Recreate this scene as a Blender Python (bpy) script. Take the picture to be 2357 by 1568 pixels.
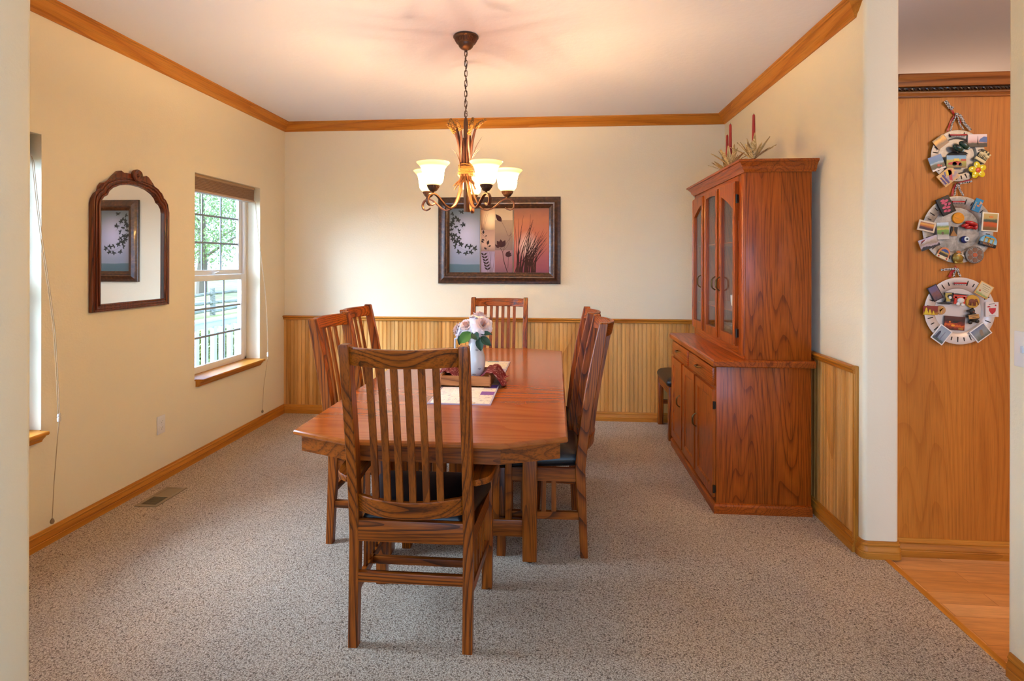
import bpy, bmesh, math, random
from math import sin, cos, pi, radians as R
from mathutils import Vector, Matrix, Euler, noise as mnoise

for o in list(bpy.data.objects):
    bpy.data.objects.remove(o, do_unlink=True)
SC = bpy.context.scene
COL = SC.collection
rnd = random.Random(11)

# ------------------------------------------------------------------ camera
H = 2.74
XL, XR, YB = -2.5694, 1.4943, 5.0193
CAM_H = 1.4392
cd = bpy.data.cameras.new('camera')
cd.sensor_fit = 'HORIZONTAL'; cd.sensor_width = 36.0
cd.lens = 1263.1 / 2357 * 36.0
cd.shift_y = -182.7 / 2357
cd.clip_start = 0.05; cd.clip_end = 200
cam = bpy.data.objects.new('camera', cd); COL.objects.link(cam)
cam.location = (0, 0, CAM_H)
cam.rotation_euler = (Matrix.Rotation(0.0802, 3, 'Z') @ Matrix.Rotation(pi/2, 3, 'X') @ Matrix.Rotation(0.0019, 3, 'Z')).to_euler()
SC.camera = cam

# ------------------------------------------------------------------ light and exposure
SUN_E, SUN_C = 22.0, (0.62, 0.87, 1.22)
SKY_E, SKY_C = 6.0, (0.44, 0.74, 1.22)
LAMP_E, LAMP_C = 11.5, (1.0, 0.74, 0.50)
SHADE_L, SHADE_C = 195.0, (1.0, 0.60, 0.17)
w = bpy.data.worlds.new('daylight_sky'); SC.world = w; w.use_nodes = True
bgn = w.node_tree.nodes['Background']
bgn.inputs[0].default_value = (*SKY_C, 1); bgn.inputs[1].default_value = SKY_E
sd = bpy.data.lights.new('sun', 'SUN'); sd.energy = SUN_E; sd.color = SUN_C; sd.angle = R(55)
sun = bpy.data.objects.new('sun', sd); COL.objects.link(sun)
sun.rotation_euler = Vector((1.0, 0.38, -0.42)).to_track_quat('-Z', 'Y').to_euler()
def fill_lamp(name, loc, e, c=(1.0, .66, .38), r=.18):
    l = bpy.data.lights.new(name, 'POINT'); l.energy = e; l.color = c; l.shadow_soft_size = r
    o = bpy.data.objects.new(name, l); COL.objects.link(o); o.location = loc
fill_lamp('kitchen_fill_light', (2.9, 1.2, 2.4), 35)  # added fill lamp without a fixture, brightens the kitchen side
fill_lamp('kitchen_ceiling_fill', (2.7, 4.4, 2.2), 11, (1, .74, .5))  # added unseen lamp, lifts the kitchen ceiling beyond the cabinet
vs = SC.view_settings
vs.view_transform = 'Standard'; vs.look = 'None'; vs.gamma = 1.0; vs.use_curve_mapping = False
vs.exposure = 0.13

# ------------------------------------------------------------------ helpers
def lin(h):
    h = h.lstrip('#'); c = [int(h[i:i+2], 16)/255 for i in (0, 2, 4)]
    return tuple(x/12.92 if x <= .04045 else ((x+.055)/1.055)**2.4 for x in c)
def c4(h): return (*lin(h), 1)

class NT:
    def __init__(s, name):
        s.m = bpy.data.materials.new(name); s.m.use_nodes = True
        s.t = s.m.node_tree; s.t.nodes.clear()
        s.out = s.n('ShaderNodeOutputMaterial')
    def n(s, typ, **kw):
        nd = s.t.nodes.new(typ)
        for k, v in kw.items(): setattr(nd, k, v)
        return nd
    def l(s, a, b): s.t.links.new(a, b)
    def bsdf(s, **kw):
        b = s.n('ShaderNodeBsdfPrincipled')
        for k, v in kw.items(): b.inputs[k.replace('_', ' ')].default_value = v
        s.l(b.outputs[0], s.out.inputs[0]); return b
    def ramp(s, fac, stops, interp='LINEAR'):
        r = s.n('ShaderNodeValToRGB'); r.color_ramp.interpolation = interp
        e = r.color_ramp.elements
        while len(e) < len(stops): e.new(.5)
        for i, (p, c) in enumerate(stops):
            e[i].position = p; e[i].color = c4(c) if isinstance(c, str) else (*c, 1)
        if fac is not None: s.l(fac, r.inputs[0])
        return r
    def coords(s, scale=(1, 1, 1), rot=(0, 0, 0), rand=False, out='Object'):
        tc = s.n('ShaderNodeTexCoord'); v = tc.outputs[out]
        if rand:
            oi = s.n('ShaderNodeObjectInfo'); mu = s.n('ShaderNodeVectorMath', operation='SCALE')
            mu.inputs[0].default_value = (.31, .23, 3.7); s.l(oi.outputs['Random'], mu.inputs['Scale'])
            ad = s.n('ShaderNodeVectorMath', operation='ADD'); s.l(v, ad.inputs[0]); s.l(mu.outputs[0], ad.inputs[1]); v = ad.outputs[0]
        mp = s.n('ShaderNodeMapping'); mp.inputs['Scale'].default_value = scale; mp.inputs['Rotation'].default_value = rot
        s.l(v, mp.inputs[0]); return mp.outputs[0]
    def noise(s, v, scale, detail=3, rough=.55, dist=0):
        nz = s.n('ShaderNodeTexNoise'); nz.inputs['Scale'].default_value = scale; nz.inputs['Detail'].default_value = detail
        nz.inputs['Roughness'].default_value = rough; nz.inputs['Distortion'].default_value = dist
        s.l(v, nz.inputs['Vector']); return nz.outputs['Fac']
    def mix(s, fac, a, b, typ='MIX'):
        m = s.n('ShaderNodeMix', data_type='RGBA', blend_type=typ)
        for idx, x in ((0, fac), (6, a), (7, b)):
            if hasattr(x, 'links'): s.l(x, m.inputs[idx])
            elif idx == 0: m.inputs[0].default_value = x
            else: m.inputs[idx].default_value = c4(x) if isinstance(x, str) else (*x, 1)
        return m.outputs[2]
    def bump(s, b, hgt, strength, dist):
        bp = s.n('ShaderNodeBump'); bp.inputs['Strength'].default_value = strength; bp.inputs['Distance'].default_value = dist
        s.l(hgt, bp.inputs['Height']); s.l(bp.outputs[0], b.inputs['Normal'])

_mc = {}
def plain(name, col, rough=.5, metal=0, **kw):
    if name in _mc: return _mc[name]
    t = NT(name); t.bsdf(Base_Color=c4(col) if isinstance(col, str) else (*col, 1), Roughness=rough, Metallic=metal, **kw)
    _mc[name] = t.m; return t.m

def wood(name, light, mid, dark, axis='z', freq=16, rough=.38, dist=3.2, coat=0, pores=.5, tilt=0.0, off=(0, 0, 0), rand=True, line=.25, bump=.12):
    key = name + axis
    if key in _mc: return _mc[key]
    t = NT(key)
    ai = 'xyz'.index(axis)
    sc = [1, 1, 1]; sc[ai] = .085
    tc = t.n('ShaderNodeTexCoord'); v = tc.outputs['Object']
    if rand:
        oi = t.n('ShaderNodeObjectInfo'); mu = t.n('ShaderNodeVectorMath', operation='SCALE')
        mu.inputs[0].default_value = (1.31, 1.73, 3.7); t.l(oi.outputs['Random'], mu.inputs['Scale'])
        ad = t.n('ShaderNodeVectorMath', operation='ADD'); t.l(v, ad.inputs[0]); t.l(mu.outputs[0], ad.inputs[1]); v = ad.outputs[0]
    mp = t.n('ShaderNodeMapping'); mp.inputs['Scale'].default_value = sc; mp.inputs['Location'].default_value = off
    t.l(v, mp.inputs[0]); v1 = mp.outputs[0]
    sc2 = [1, 1, 1]; sc2[ai] = .03
    mp2 = t.n('ShaderNodeMapping'); mp2.inputs['Scale'].default_value = sc2; t.l(v, mp2.inputs[0]); v2 = mp2.outputs[0]
    # cathedral grain: slices through slowly wandering growth rings
    n1 = t.noise(v1, 2.3, 2, .5)
    sepm = t.n('ShaderNodeMath', operation='MULTIPLY'); t.l(n1, sepm.inputs[0]); sepm.inputs[1].default_value = dist * freq
    fr = t.n('ShaderNodeMath', operation='FRACT'); t.l(sepm.outputs[0], fr.inputs[0])
    wv = t.noise(v2, 55, 2, .6)
    ad2 = t.n('ShaderNodeMath', operation='MULTIPLY_ADD'); t.l(wv, ad2.inputs[0]); ad2.inputs[1].default_value = .45; ad2.inputs[2].default_value = -.22
    ad3 = t.n('ShaderNodeMath', operation='ADD'); t.l(fr.outputs[0], ad3.inputs[0]); t.l(ad2.outputs[0], ad3.inputs[1])
    r = t.ramp(ad3.outputs[0], [(0, mid), (.45, light), (1-line, mid), (.97, dark)])
    po = t.noise(v2, 170, 2, .7)
    pr = t.ramp(po, [(.36, (1-pores, 1-pores, 1-pores)), (.52, (1, 1, 1))])
    col = t.mix(1.0, r.outputs[0], pr.outputs[0], 'MULTIPLY')
    big = t.noise(v1, 5, 2)
    br = t.ramp(big, [(.3, (.84, .80, .78)), (.7, (1.1, 1.1, 1.1))])
    col = t.mix(1.0, col, br.outputs[0], 'MULTIPLY')
    b = t.bsdf(Roughness=rough, Coat_Weight=coat, Coat_Roughness=.12, Specular_IOR_Level=.3)
    t.l(col, b.inputs['Base Color'])
    if bump: t.bump(b, po, bump, .002)
    _mc[key] = t.m; return t.m

class MB:
    def __init__(s): s.bm = bmesh.new()
    def _merge(s, tb, M=None):
        if M is not None: tb.transform(M)
        me = bpy.data.meshes.new('tmp'); tb.to_mesh(me); tb.free()
        s.bm.from_mesh(me); bpy.data.meshes.remove(me)
    def box(s, c, d, bev=0, rot=None, seg=2):
        tb = bmesh.new(); bmesh.ops.create_cube(tb, size=1)
        bmesh.ops.scale(tb, vec=d, verts=tb.verts)
        if bev: bmesh.ops.bevel(tb, geom=tb.edges[:], offset=min(bev, min(d)*.45), segments=seg, profile=.5, affect='EDGES')
        M = Matrix.Translation(c)
        if rot is not None: M = M @ Euler(rot).to_matrix().to_4x4()
        s._merge(tb, M); return s
    def bb(s, x0, x1, y0, y1, z0, z1, bev=0):
        return s.box(((x0+x1)/2, (y0+y1)/2, (z0+z1)/2), (abs(x1-x0), abs(y1-y0), abs(z1-z0)), bev)
    def loft(s, rings, closed=True, cap=True, loop=False):
        bm = s.bm; V = [[bm.verts.new(p) for p in r] for r in rings]; n = len(V[0])
        m = len(V)
        for i in range(m if loop else m-1):
            a, b = V[i], V[(i+1) % m]
            for j in range(n if closed else n-1):
                k = (j+1) % n
                try: bm.faces.new((a[j], a[k], b[k], b[j]))
                except ValueError: pass
        if cap and closed and not loop:
            for q in (V[0], V[-1]):
                if n > 2:
                    try: bm.faces.new(q)
                    except ValueError: pass
        return s
    def tube(s, pts, r, n=8, prof=None, up=None, loop=False):
        pts = [Vector(p) for p in pts]; m = len(pts); rings = []
        t0 = None; nv = None
        for i, p in enumerate(pts):
            if loop: t = pts[(i+1) % m] - pts[i-1]
            else: t = pts[min(i+1, m-1)] - pts[max(i-1, 0)]
            t.normalize()
            if up is not None:
                nv = Vector(up) - t*t.dot(Vector(up)); nv.normalize()
            elif nv is None:
                a = Vector((0, 0, 1)) if abs(t.z) < .9 else Vector((1, 0, 0))
                nv = (a - t*t.dot(a)).normalized()
            else:
                nv = (nv - t*t.dot(nv)).normalized()
            bv = t.cross(nv)
            rr = r[i] if isinstance(r, (list, tuple)) else r
            if prof: rings.append([p + nv*(a*rr) + bv*(b*rr) for a, b in prof])
            else: rings.append([p + nv*(cos(2*pi*k/n)*rr) + bv*(sin(2*pi*k/n)*rr) for k in range(n)])
        return s.loft(rings, loop=loop)
    def lathe(s, prof, n=24, c=(0, 0, 0), M=None, cap=True):
        tb = MB(); rings = []
        for (r, z) in prof: rings.append([(max(r, 1e-4)*cos(2*pi*k/n), max(r, 1e-4)*sin(2*pi*k/n), z) for k in range(n)])
        tb.loft(rings, cap=cap)
        MM = Matrix.Translation(c) @ (M if M is not None else Matrix.Identity(4))
        s._merge(tb.bm, MM); return s
    def ball(s, c, r, u=16, v=10, sc=(1, 1, 1), rot=None):
        tb = bmesh.new(); bmesh.ops.create_uvsphere(tb, u_segments=u, v_segments=v, radius=r)
        M = Matrix.Translation(c) @ (Euler(rot).to_matrix().to_4x4() if rot else Matrix.Identity(4)) @ Matrix.Diagonal((*sc, 1))
        s._merge(tb, M); return s
    def grid(s, f, nu, nv):
        bm = s.bm; V = [[bm.verts.new(f(i/nu, j/nv)) for j in range(nv+1)] for i in range(nu+1)]
        for i in range(nu):
            for j in range(nv): bm.faces.new((V[i][j], V[i+1][j], V[i+1][j+1], V[i][j+1]))
        return s
    def slab(s, outer, holes, t, M, bev=0):
        # flat board from an outline with holes, thickness t along local +z
        tb = bmesh.new(); es = []
        for lp in [outer] + list(holes):
            vv = [tb.verts.new((x, y, 0)) for x, y in lp]
            es += [tb.edges.new((vv[i], vv[(i+1) % len(vv)])) for i in range(len(vv))]
        bmesh.ops.triangle_fill(tb, use_beauty=True, use_dissolve=False, edges=es, normal=(0, 0, 1))
        fs = tb.faces[:]
        ex = bmesh.ops.extrude_face_region(tb, geom=fs)
        bmesh.ops.translate(tb, vec=(0, 0, t), verts=[g for g in ex['geom'] if isinstance(g, bmesh.types.BMVert)])
        s._merge(tb, M); return s
    def sweep(s, path, prof, fn, closed=False, segs=None):
        # mitred moulding: profile points are (offset to the left of the path, height)
        n = len(path); P = [Vector(p) for p in path]; mit = []
        def nrm(a, b):
            d = (b-a).normalized(); return Vector((-d.y, d.x))
        for i in range(n):
            if closed or 0 < i < n-1:
                n0 = nrm(P[i-1], P[i]); n1 = nrm(P[i], P[(i+1) % n]); mit.append((n0+n1)/(1+n0.dot(n1)))
            elif i == 0: mit.append(nrm(P[0], P[1]))
            else: mit.append(nrm(P[-2], P[-1]))
        rings = [[fn(P[i].x+mit[i].x*d, P[i].y+mit[i].y*d, h) for d, h in prof] for i in range(n)]
        if segs is None: return s.loft(rings, loop=closed)
        for a in segs: s.loft([rings[a], rings[(a+1) % n]])
        return s
    def build(s, name, mat, parent=None, smooth=35, loc=None):
        bmesh.ops.remove_doubles(s.bm, verts=s.bm.verts, dist=1e-6)
        bmesh.ops.recalc_face_normals(s.bm, faces=s.bm.faces)
        me = bpy.data.meshes.new(name); s.bm.to_mesh(me); s.bm.free()
        if smooth:
            me.shade_smooth()
            me.set_sharp_from_angle(angle=R(smooth))
        o = bpy.data.objects.new(name, me); COL.objects.link(o)
        for m in (mat if isinstance(mat, (list, tuple)) else [mat]): me.materials.append(m)
        if parent: o.parent = parent
        if loc: o.location = loc
        return o
def tag(o, label, cat, group=None, kind=None):
    o['label'] = label; o['category'] = cat
    if group: o['group'] = group
    if kind: o['kind'] = kind
    return o
def thing(name, label, cat, loc=(0, 0, 0), rz=0, group=None):
    o = bpy.data.objects.new(name, None); COL.objects.link(o); o.empty_display_size = .05
    o.location = loc; o.rotation_euler = (0, 0, rz)
    return tag(o, label, cat, group)
def dup(o, parent=None):
    c = o.copy(); COL.objects.link(c)
    if parent: c.parent = parent
    for ch in [x for x in bpy.data.objects if x.parent == o]: dup(ch, c)
    return c
def struct(o): o['kind'] = 'structure'; return o
def text_mb(txt, size, depth=.0006):
    cu = bpy.data.curves.new('t', 'FONT'); cu.body = txt; cu.size = size; cu.extrude = depth; cu.align_x = 'CENTER'; cu.align_y = 'CENTER'
    cu.resolution_u = 2
    o = bpy.data.objects.new('t', cu); me = bpy.data.meshes.new_from_object(o)
    bpy.data.objects.remove(o); bpy.data.curves.remove(cu)
    return me
I4 = Matrix.Identity(4)
def frame_xz(x, y, z, rot=0, s=1):   # local xy board stands upright, faces -Y
    return Matrix.Translation((x, y, z)) @ Matrix.Rotation(-rot, 4, 'Y') @ Matrix.Rotation(pi/2, 4, 'X') @ Matrix.Scale(s, 4)
def catmull(pts, n=6):
    pts = [Vector(p) for p in pts]; out = []
    for i in range(len(pts)-1):
        p0, p1, p2, p3 = pts[max(i-1, 0)], pts[i], pts[i+1], pts[min(i+2, len(pts)-1)]
        for k in range(n):
            t = k/n
            out.append(.5*((2*p1)+(p2-p0)*t+(2*p0-5*p1+4*p2-p3)*t*t+(3*p1-p0-3*p2+p3)*t**3))
    out.append(pts[-1]); return out

# ------------------------------------------------------------------ materials
def paint(name, col, sc=90, st=.25, rough=.75):
    t = NT(name); v = t.coords(); n = t.noise(v, sc, 3, .6); b = t.bsdf(Base_Color=c4(col), Roughness=rough)
    t.bump(b, n, st, .004); return t.m
M_WALL = paint('wall_paint', '#e9dabc')
M_CEIL = paint('ceiling_paint', '#e6e3ea', 28, .35, .85)
TRIM = dict(light='#c98630', mid='#bd7622', dark='#ac681c', freq=7, rough=.42, pores=.2, dist=1.6)
def trim(ax): return wood('honey_trim', axis=ax, **TRIM)
def oak(ax): return wood('red_oak', '#984b0c', '#8c4208', '#6a3006', ax, freq=22, rough=.34, dist=2.6, coat=.12, pores=.45)
def chair_oak(ax): return wood('chair_oak', '#a0500c', '#8a4007', '#4e2203', ax, freq=26, rough=.38, dist=2.4, coat=.08, pores=.45)
def slat_oak(ax): return wood('slat_oak', '#984c0c', '#8a4208', '#6a3006', ax, freq=7, rough=.38, dist=2.0, coat=.08, pores=.4)
def hutch_oak(ax): return wood('hutch_oak', '#b05410', '#a0480b', '#823606', ax, freq=26, rough=.34, dist=2.0, coat=.12, pores=.42, line=.16)
def table_oak(ax): return wood('table_oak', '#ae5c20', '#a8561b', '#a04e16', ax, freq=9, rough=.24, dist=2.0, coat=.45, pores=.05, bump=0)
M_BEAD = wood('bead_pine', '#e8b066', '#dfa050', '#cc8a3e', 'z', freq=6, rough=.45, pores=.16, dist=1.2)
def board_tone(m):
    nt = m.node_tree; b = [n for n in nt.nodes if n.type == 'BSDF_PRINCIPLED'][0]; src = b.inputs['Base Color'].links[0].from_socket
    tc = nt.nodes.new('ShaderNodeTexCoord'); sn = nt.nodes.new('ShaderNodeVectorMath'); sn.operation = 'SNAP'; sn.inputs[1].default_value = (.0375, .0375, 50)
    wn = nt.nodes.new('ShaderNodeTexWhiteNoise'); mr = nt.nodes.new('ShaderNodeMapRange'); mr.inputs[3].default_value = .80; mr.inputs[4].default_value = 1.08
    mx = nt.nodes.new('ShaderNodeMix'); mx.data_type = 'RGBA'; mx.blend_type = 'MULTIPLY'; mx.inputs[0].default_value = 1
    L = nt.links.new; L(tc.outputs['Object'], sn.inputs[0]); L(sn.outputs[0], wn.inputs['Vector']); L(wn.outputs[0], mr.inputs[0]); L(src, mx.inputs[6]); L(mr.outputs[0], mx.inputs[7]); L(mx.outputs[2], b.inputs['Base Color'])
board_tone(M_BEAD)
M_PANEL = wood('panel_birch', '#c47a2c', '#be7427', '#b46b21', 'z', freq=15, rough=.4, pores=.18, dist=2.4)
def carpet_mat():
    t = NT('carpet_twist_pile'); v = t.coords()
    vo = t.n('ShaderNodeTexVoronoi'); t.l(t.coords((1, 1, .3)), vo.inputs[0]); vo.inputs['Scale'].default_value = 190
    a = t.noise(v, 330, 2, .7); b_ = t.noise(v, 120, 2, .6); c = t.noise(v, 1.3, 3, .6)
    m1 = t.n('ShaderNodeMath', operation='MULTIPLY_ADD'); t.l(vo.outputs['Distance'], m1.inputs[0]); m1.inputs[1].default_value = -.34; m1.inputs[2].default_value = .27
    m2 = t.n('ShaderNodeMath', operation='MULTIPLY_ADD'); t.l(a, m2.inputs[0]); m2.inputs[1].default_value = .55; t.l(m1.outputs[0], m2.inputs[2])
    m3 = t.n('ShaderNodeMath', operation='MULTIPLY_ADD'); t.l(b_, m3.inputs[0]); m3.inputs[1].default_value = .35; t.l(m2.outputs[0], m3.inputs[2])
    r = t.ramp(m3.outputs[0], [(.36, '#664e3c'), (.47, '#b3977c'), (.56, '#d9bfa2'), (.68, '#f6e4cc')])
    cr = t.ramp(c, [(.3, (.88, .87, .86)), (.7, (1.06, 1.06, 1.06))])
    col = t.mix(1, r.outputs[0], cr.outputs[0], 'MULTIPLY')
    b = t.bsdf(Roughness=.95, Sheen_Weight=.1); b.inputs['Specular IOR Level'].default_value = .1
    t.l(col, b.inputs['Base Color']); t.bump(b, m3.outputs[0], 1.0, .012); return t.m
M_CARPET = carpet_mat()
def planks_mat():
    t = NT('laminate_planks'); v = t.coords()
    br = t.n('ShaderNodeTexBrick'); t.l(v, br.inputs[0]); br.offset = .37
    for k, x in (('Scale', 1), ('Mortar Size', .0012), ('Brick Width', .62), ('Row Height', .085), ('Bias', 0)): br.inputs[k].default_value = x
    br.inputs['Color1'].default_value = c4('#e6ac70'); br.inputs['Color2'].default_value = c4('#cc8c4c'); br.inputs['Mortar'].default_value = c4('#a86c38')
    n = t.noise(t.coords((.12, 1, 1)), 60, 3); r = t.ramp(n, [(.3, (.82, .8, .78)), (.65, (1.08, 1.08, 1.08))])
    col = t.mix(1, br.outputs[0], r.outputs[0], 'MULTIPLY')
    b = t.bsdf(Roughness=.32); t.l(col, b.inputs['Base Color']); return t.m
M_PLANK = planks_mat()
M_WHITE = plain('white_vinyl', '#e6e3df', .35)
M_PLASTIC = plain('white_plastic', '#e4dedb', .4)
def leather():
    t = NT('black_leather'); n = t.noise(t.coords(), 260, 2); b = t.bsdf(Base_Color=c4('#131315'), Roughness=.38)
    t.bump(b, n, .25, .0008); return t.m
M_LEATHER = leather()
M_BRONZE = plain('oil_rubbed_bronze', '#4c3325', .42, .6)
M_BRONZE2 = plain('brushed_copper_bronze', '#5c3828', .42, .6)
M_BRASS = plain('antique_brass', '#6d5330', .3, .9)
M_DARKMETAL = plain('dark_hinge_metal', '#3a352f', .35, .9)
def twine():
    t = NT('twine'); wv = t.n('ShaderNodeTexWave'); t.l(t.coords((1, 1, 1), (.5, .3, 0)), wv.inputs[0]); wv.inputs['Scale'].default_value = 140; wv.inputs['Distortion'].default_value = 5
    r = t.ramp(wv.outputs[1], [(.2, '#57330f'), (.6, '#8f5f2c')]); b = t.bsdf(Roughness=.7); t.l(r.outputs[0], b.inputs['Base Color']); t.bump(b, wv.outputs[1], .6, .002); return t.m
M_TWINE = twine()
def wheat():
    t = NT('gilded_wheat'); vo = t.n('ShaderNodeTexVoronoi'); t.l(t.coords(), vo.inputs[0]); vo.inputs['Scale'].default_value = 220
    r = t.ramp(vo.outputs['Distance'], [(.1, '#c58a24'), (.7, '#54300c')]); b = t.bsdf(Roughness=.45, Metallic=.3); t.l(r.outputs[0], b.inputs['Base Color']); return t.m
M_WHEAT = wheat()
def pane():
    t = NT('clear_glass_pane'); tr = t.n('ShaderNodeBsdfTransparent'); gl = t.n('ShaderNodeBsdfGlossy'); gl.inputs['Roughness'].default_value = .01
    lw = t.n('ShaderNodeLayerWeight'); lw.inputs[0].default_value = .5; pw = t.n('ShaderNodeMath', operation='POWER'); t.l(lw.outputs['Facing'], pw.inputs[0]); pw.inputs[1].default_value = 5
    fr = t.n('ShaderNodeMath', operation='MULTIPLY_ADD'); t.l(pw.outputs[0], fr.inputs[0]); fr.inputs[1].default_value = .96; fr.inputs[2].default_value = .03; mx = t.n('ShaderNodeMixShader')
    t.l(fr.outputs[0], mx.inputs[0]); t.l(tr.outputs[0], mx.inputs[1]); t.l(gl.outputs[0], mx.inputs[2]); t.l(mx.outputs[0], t.out.inputs[0]); return t.m
M_PANE = pane()
def shade_glass():
    # lit alabaster glass: glows outward, brightest round the bulb, amber at the flared rim
    t = NT('lit_alabaster_glass'); v = t.coords(); sp = t.n('ShaderNodeSeparateXYZ'); t.l(v, sp.inputs[0])
    mr = t.n('ShaderNodeMapRange'); t.l(sp.outputs[2], mr.inputs[0]); mr.inputs[1].default_value = .0; mr.inputs[2].default_value = .125
    r = t.ramp(mr.outputs[0], [(0, (1, .66, .34)), (.25, SHADE_C), (.7, SHADE_C), (.88, (1, .60, .22)), (1, (1, .72, .40))])
    k = t.ramp(mr.outputs[0], [(0, (.004,)*3), (.10, (.02,)*3), (.24, (.4,)*3), (.45, (1,)*3), (.60, (.5,)*3), (.73, (.04,)*3), (.85, (.0045,)*3), (1, (.0035,)*3)])
    ge = t.n('ShaderNodeNewGeometry'); m1 = t.n('ShaderNodeMath', operation='SUBTRACT'); m1.inputs[0].default_value = 1; t.l(ge.outputs['Backfacing'], m1.inputs[1])
    m2 = t.n('ShaderNodeMath', operation='MULTIPLY'); t.l(m1.outputs[0], m2.inputs[0]); t.l(k.outputs[0], m2.inputs[1])
    m3 = t.n('ShaderNodeMath', operation='MULTIPLY'); t.l(m2.outputs[0], m3.inputs[0]); m3.inputs[1].default_value = SHADE_L
    e = t.n('ShaderNodeEmission'); t.l(r.outputs[0], e.inputs[0]); t.l(m3.outputs[0], e.inputs[1])
    df = t.n('ShaderNodeBsdfDiffuse'); t.l(r.outputs[0], df.inputs[0]); ad = t.n('ShaderNodeAddShader')
    t.l(e.outputs[0], ad.inputs[0]); t.l(df.outputs[0], ad.inputs[1]); t.l(ad.outputs[0], t.out.inputs[0]); return t.m
M_SHADE = shade_glass()
def emis(name, col, st):
    t = NT(name); e = t.n('ShaderNodeEmission'); e.inputs[0].default_value = (*col, 1); e.inputs[1].default_value = st; t.l(e.outputs[0], t.out.inputs[0]); return t.m
M_CERAMIC = plain('white_ceramic', '#ece8e2', .12, Coat_Weight=.4)
M_GREEN = plain('leaf_green', '#2f5a24', .45)

# ------------------------------------------------------------------ room shell
WIN = [(3.72, 4.585), (1.69, 2.55)]; WZ = (0.58, 2.07)
mb = MB()
ys = [-2.5, 1.69, 2.55, 3.72, 4.585, 5.2]
for a, b in zip(ys[:-1], ys[1:]):
    if (a, b) in WIN:
        mb.bb(XL-.2, XL, a, b, -.1, WZ[0]); mb.bb(XL-.2, XL, a, b, WZ[1], 2.9)
    else: mb.bb(XL-.2, XL, a, b, -.1, 2.9)
struct(mb.build('wall_left', M_WALL, smooth=0))
struct(MB().bb(XL, 4.2, YB, YB+.18, -.1, 2.9).build('wall_back', M_WALL, smooth=0))
def rounded_wall(name, x0, x1, y0, y1, corners, r=.02):
    pts = []
    for (x, y, sx, sy, k) in ((x0, y0, 1, 1, 0), (x1, y0, -1, 1, 1), (x1, y1, -1, -1, 2), (x0, y1, 1, -1, 3)):
        if k in corners:
            cx, cy = x+sx*r, y+sy*r; a0 = {0: pi, 1: 1.5*pi, 2: 0, 3: .5*pi}[k]
            for i in range(6): pts.append((cx+r*cos(a0+i*pi/10), cy+r*sin(a0+i*pi/10)))
        else: pts.append((x, y))
    return struct(MB().loft([[(x, y, -.1) for x, y in pts], [(x, y, 2.9) for x, y in pts]]).build(name, M_WALL))
rounded_wall('wall_right', XR, XR+.165, 2.80, YB+.1, (0, 1))
rounded_wall('wall_right_near', 1.578, 1.74, -2.5, 2.06, (3, 2))
rounded_wall('wall_left_stub', XL-.01, -1.433, 1.25, 1.40, (1, 2))
mb = MB()
mb.bb(XL-.2, -2.2, -2.7, -2.5, -.1, 2.9); mb.bb(1.4, 2.0, -2.7, -2.5, -.1, 2.9); mb.bb(3.7, 4.2, -2.7, -2.5, -.1, 2.9); mb.bb(2.0, 3.7, -2.7, -2.5, 2.3, 2.9); mb.bb(2.0, 3.7, -2.7, -2.5, -.1, .9); mb.bb(-2.2, 1.4, -2.7, -2.5, 2.1, 2.9); mb.bb(-2.2, 1.4, -2.7, -2.5, -.1, .5)
struct(mb.build('wall_rear', M_WALL, smooth=0))
struct(MB().bb(4.0, 4.2, -2.7, YB+.18, -.1, 2.9).build('wall_kitchen', M_WALL, smooth=0))
struct(MB().bb(XL-.2, 4.2, -2.7, YB+.18, H, H+.12).build('ceiling', M_CEIL, smooth=0))
struct(MB().bb(XL-.2, 1.583, -2.7, YB+.1, -.12, 0).build('floor', M_CARPET, smooth=0))
struct(MB().bb(1.583, 4.2, -2.7, YB+.1, -.12, -.008).build('floor_kitchen', M_PLANK, smooth=0))
struct(MB().bb(1.583, 1.612, 2.06, 2.79, -.01, .003, .003).build('trim_1', trim('y')))

# mouldings: crown, baseboards, chair rail
CROWN = [(0, 2.661), (.008, 2.661), (.012, 2.668), (.016, 2.676), (.03, 2.686), (.048, 2.706), (.058, 2.720), (.066, 2.722), (.070, 2.728), (.079, 2.730), (.079, H), (0, H)]
BASE = [(0, 0), (.017, 0), (.017, .028), (.0145, .031), (.0165, .035), (.015, .044), (.010, .052), (.009, .060), (.0125, .064), (.012, .069), (.0085, .072), (.007, .083), (0, .083)]
RAIL = [(0, .884), (.013, .884), (.016, .892), (.014, .899), (.019, .905), (.026, .909), (.028, .914), (.026, .920), (.020, .922), (0, .922)]
up = lambda x, y, z: (x, y, z)
ROOM = [(XR, 2.88), (XR, YB), (XL, YB), (XL, -2.4)]     # walked so that the room is on the left
for i, (nm, ax) in enumerate((('trim_2', 'y'), ('trim_3', 'x'), ('trim_4', 'y'))):
    path = [(XR+.03, 2.88)] + ROOM if i == 0 else ROOM
    struct(MB().sweep(path, CROWN, up, segs=[0, 1] if i == 0 else [i]).build(nm, trim(ax), smooth=25))
WR = [(XR-.012, 2.845), (XR-.012, YB-.012), (XL, YB-.012), (XL, -2.4)]
struct(MB().sweep(WR, BASE, up, segs=[0]).build('baseboard_right', trim('y'), smooth=25))
struct(MB().sweep(WR, BASE, up, segs=[1]).build('baseboard_back', trim('x'), smooth=25))
struct(MB().sweep(WR, BASE, up, segs=[2]).build('baseboard_left', trim('y'), smooth=25))
struct(MB().sweep(WR[:3], RAIL, up, segs=[0]).build('trim_5', trim('y'), smooth=25))
struct(MB().sweep(WR[:3], RAIL, up, segs=[1]).build('trim_6', trim('x'), smooth=25))
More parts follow.
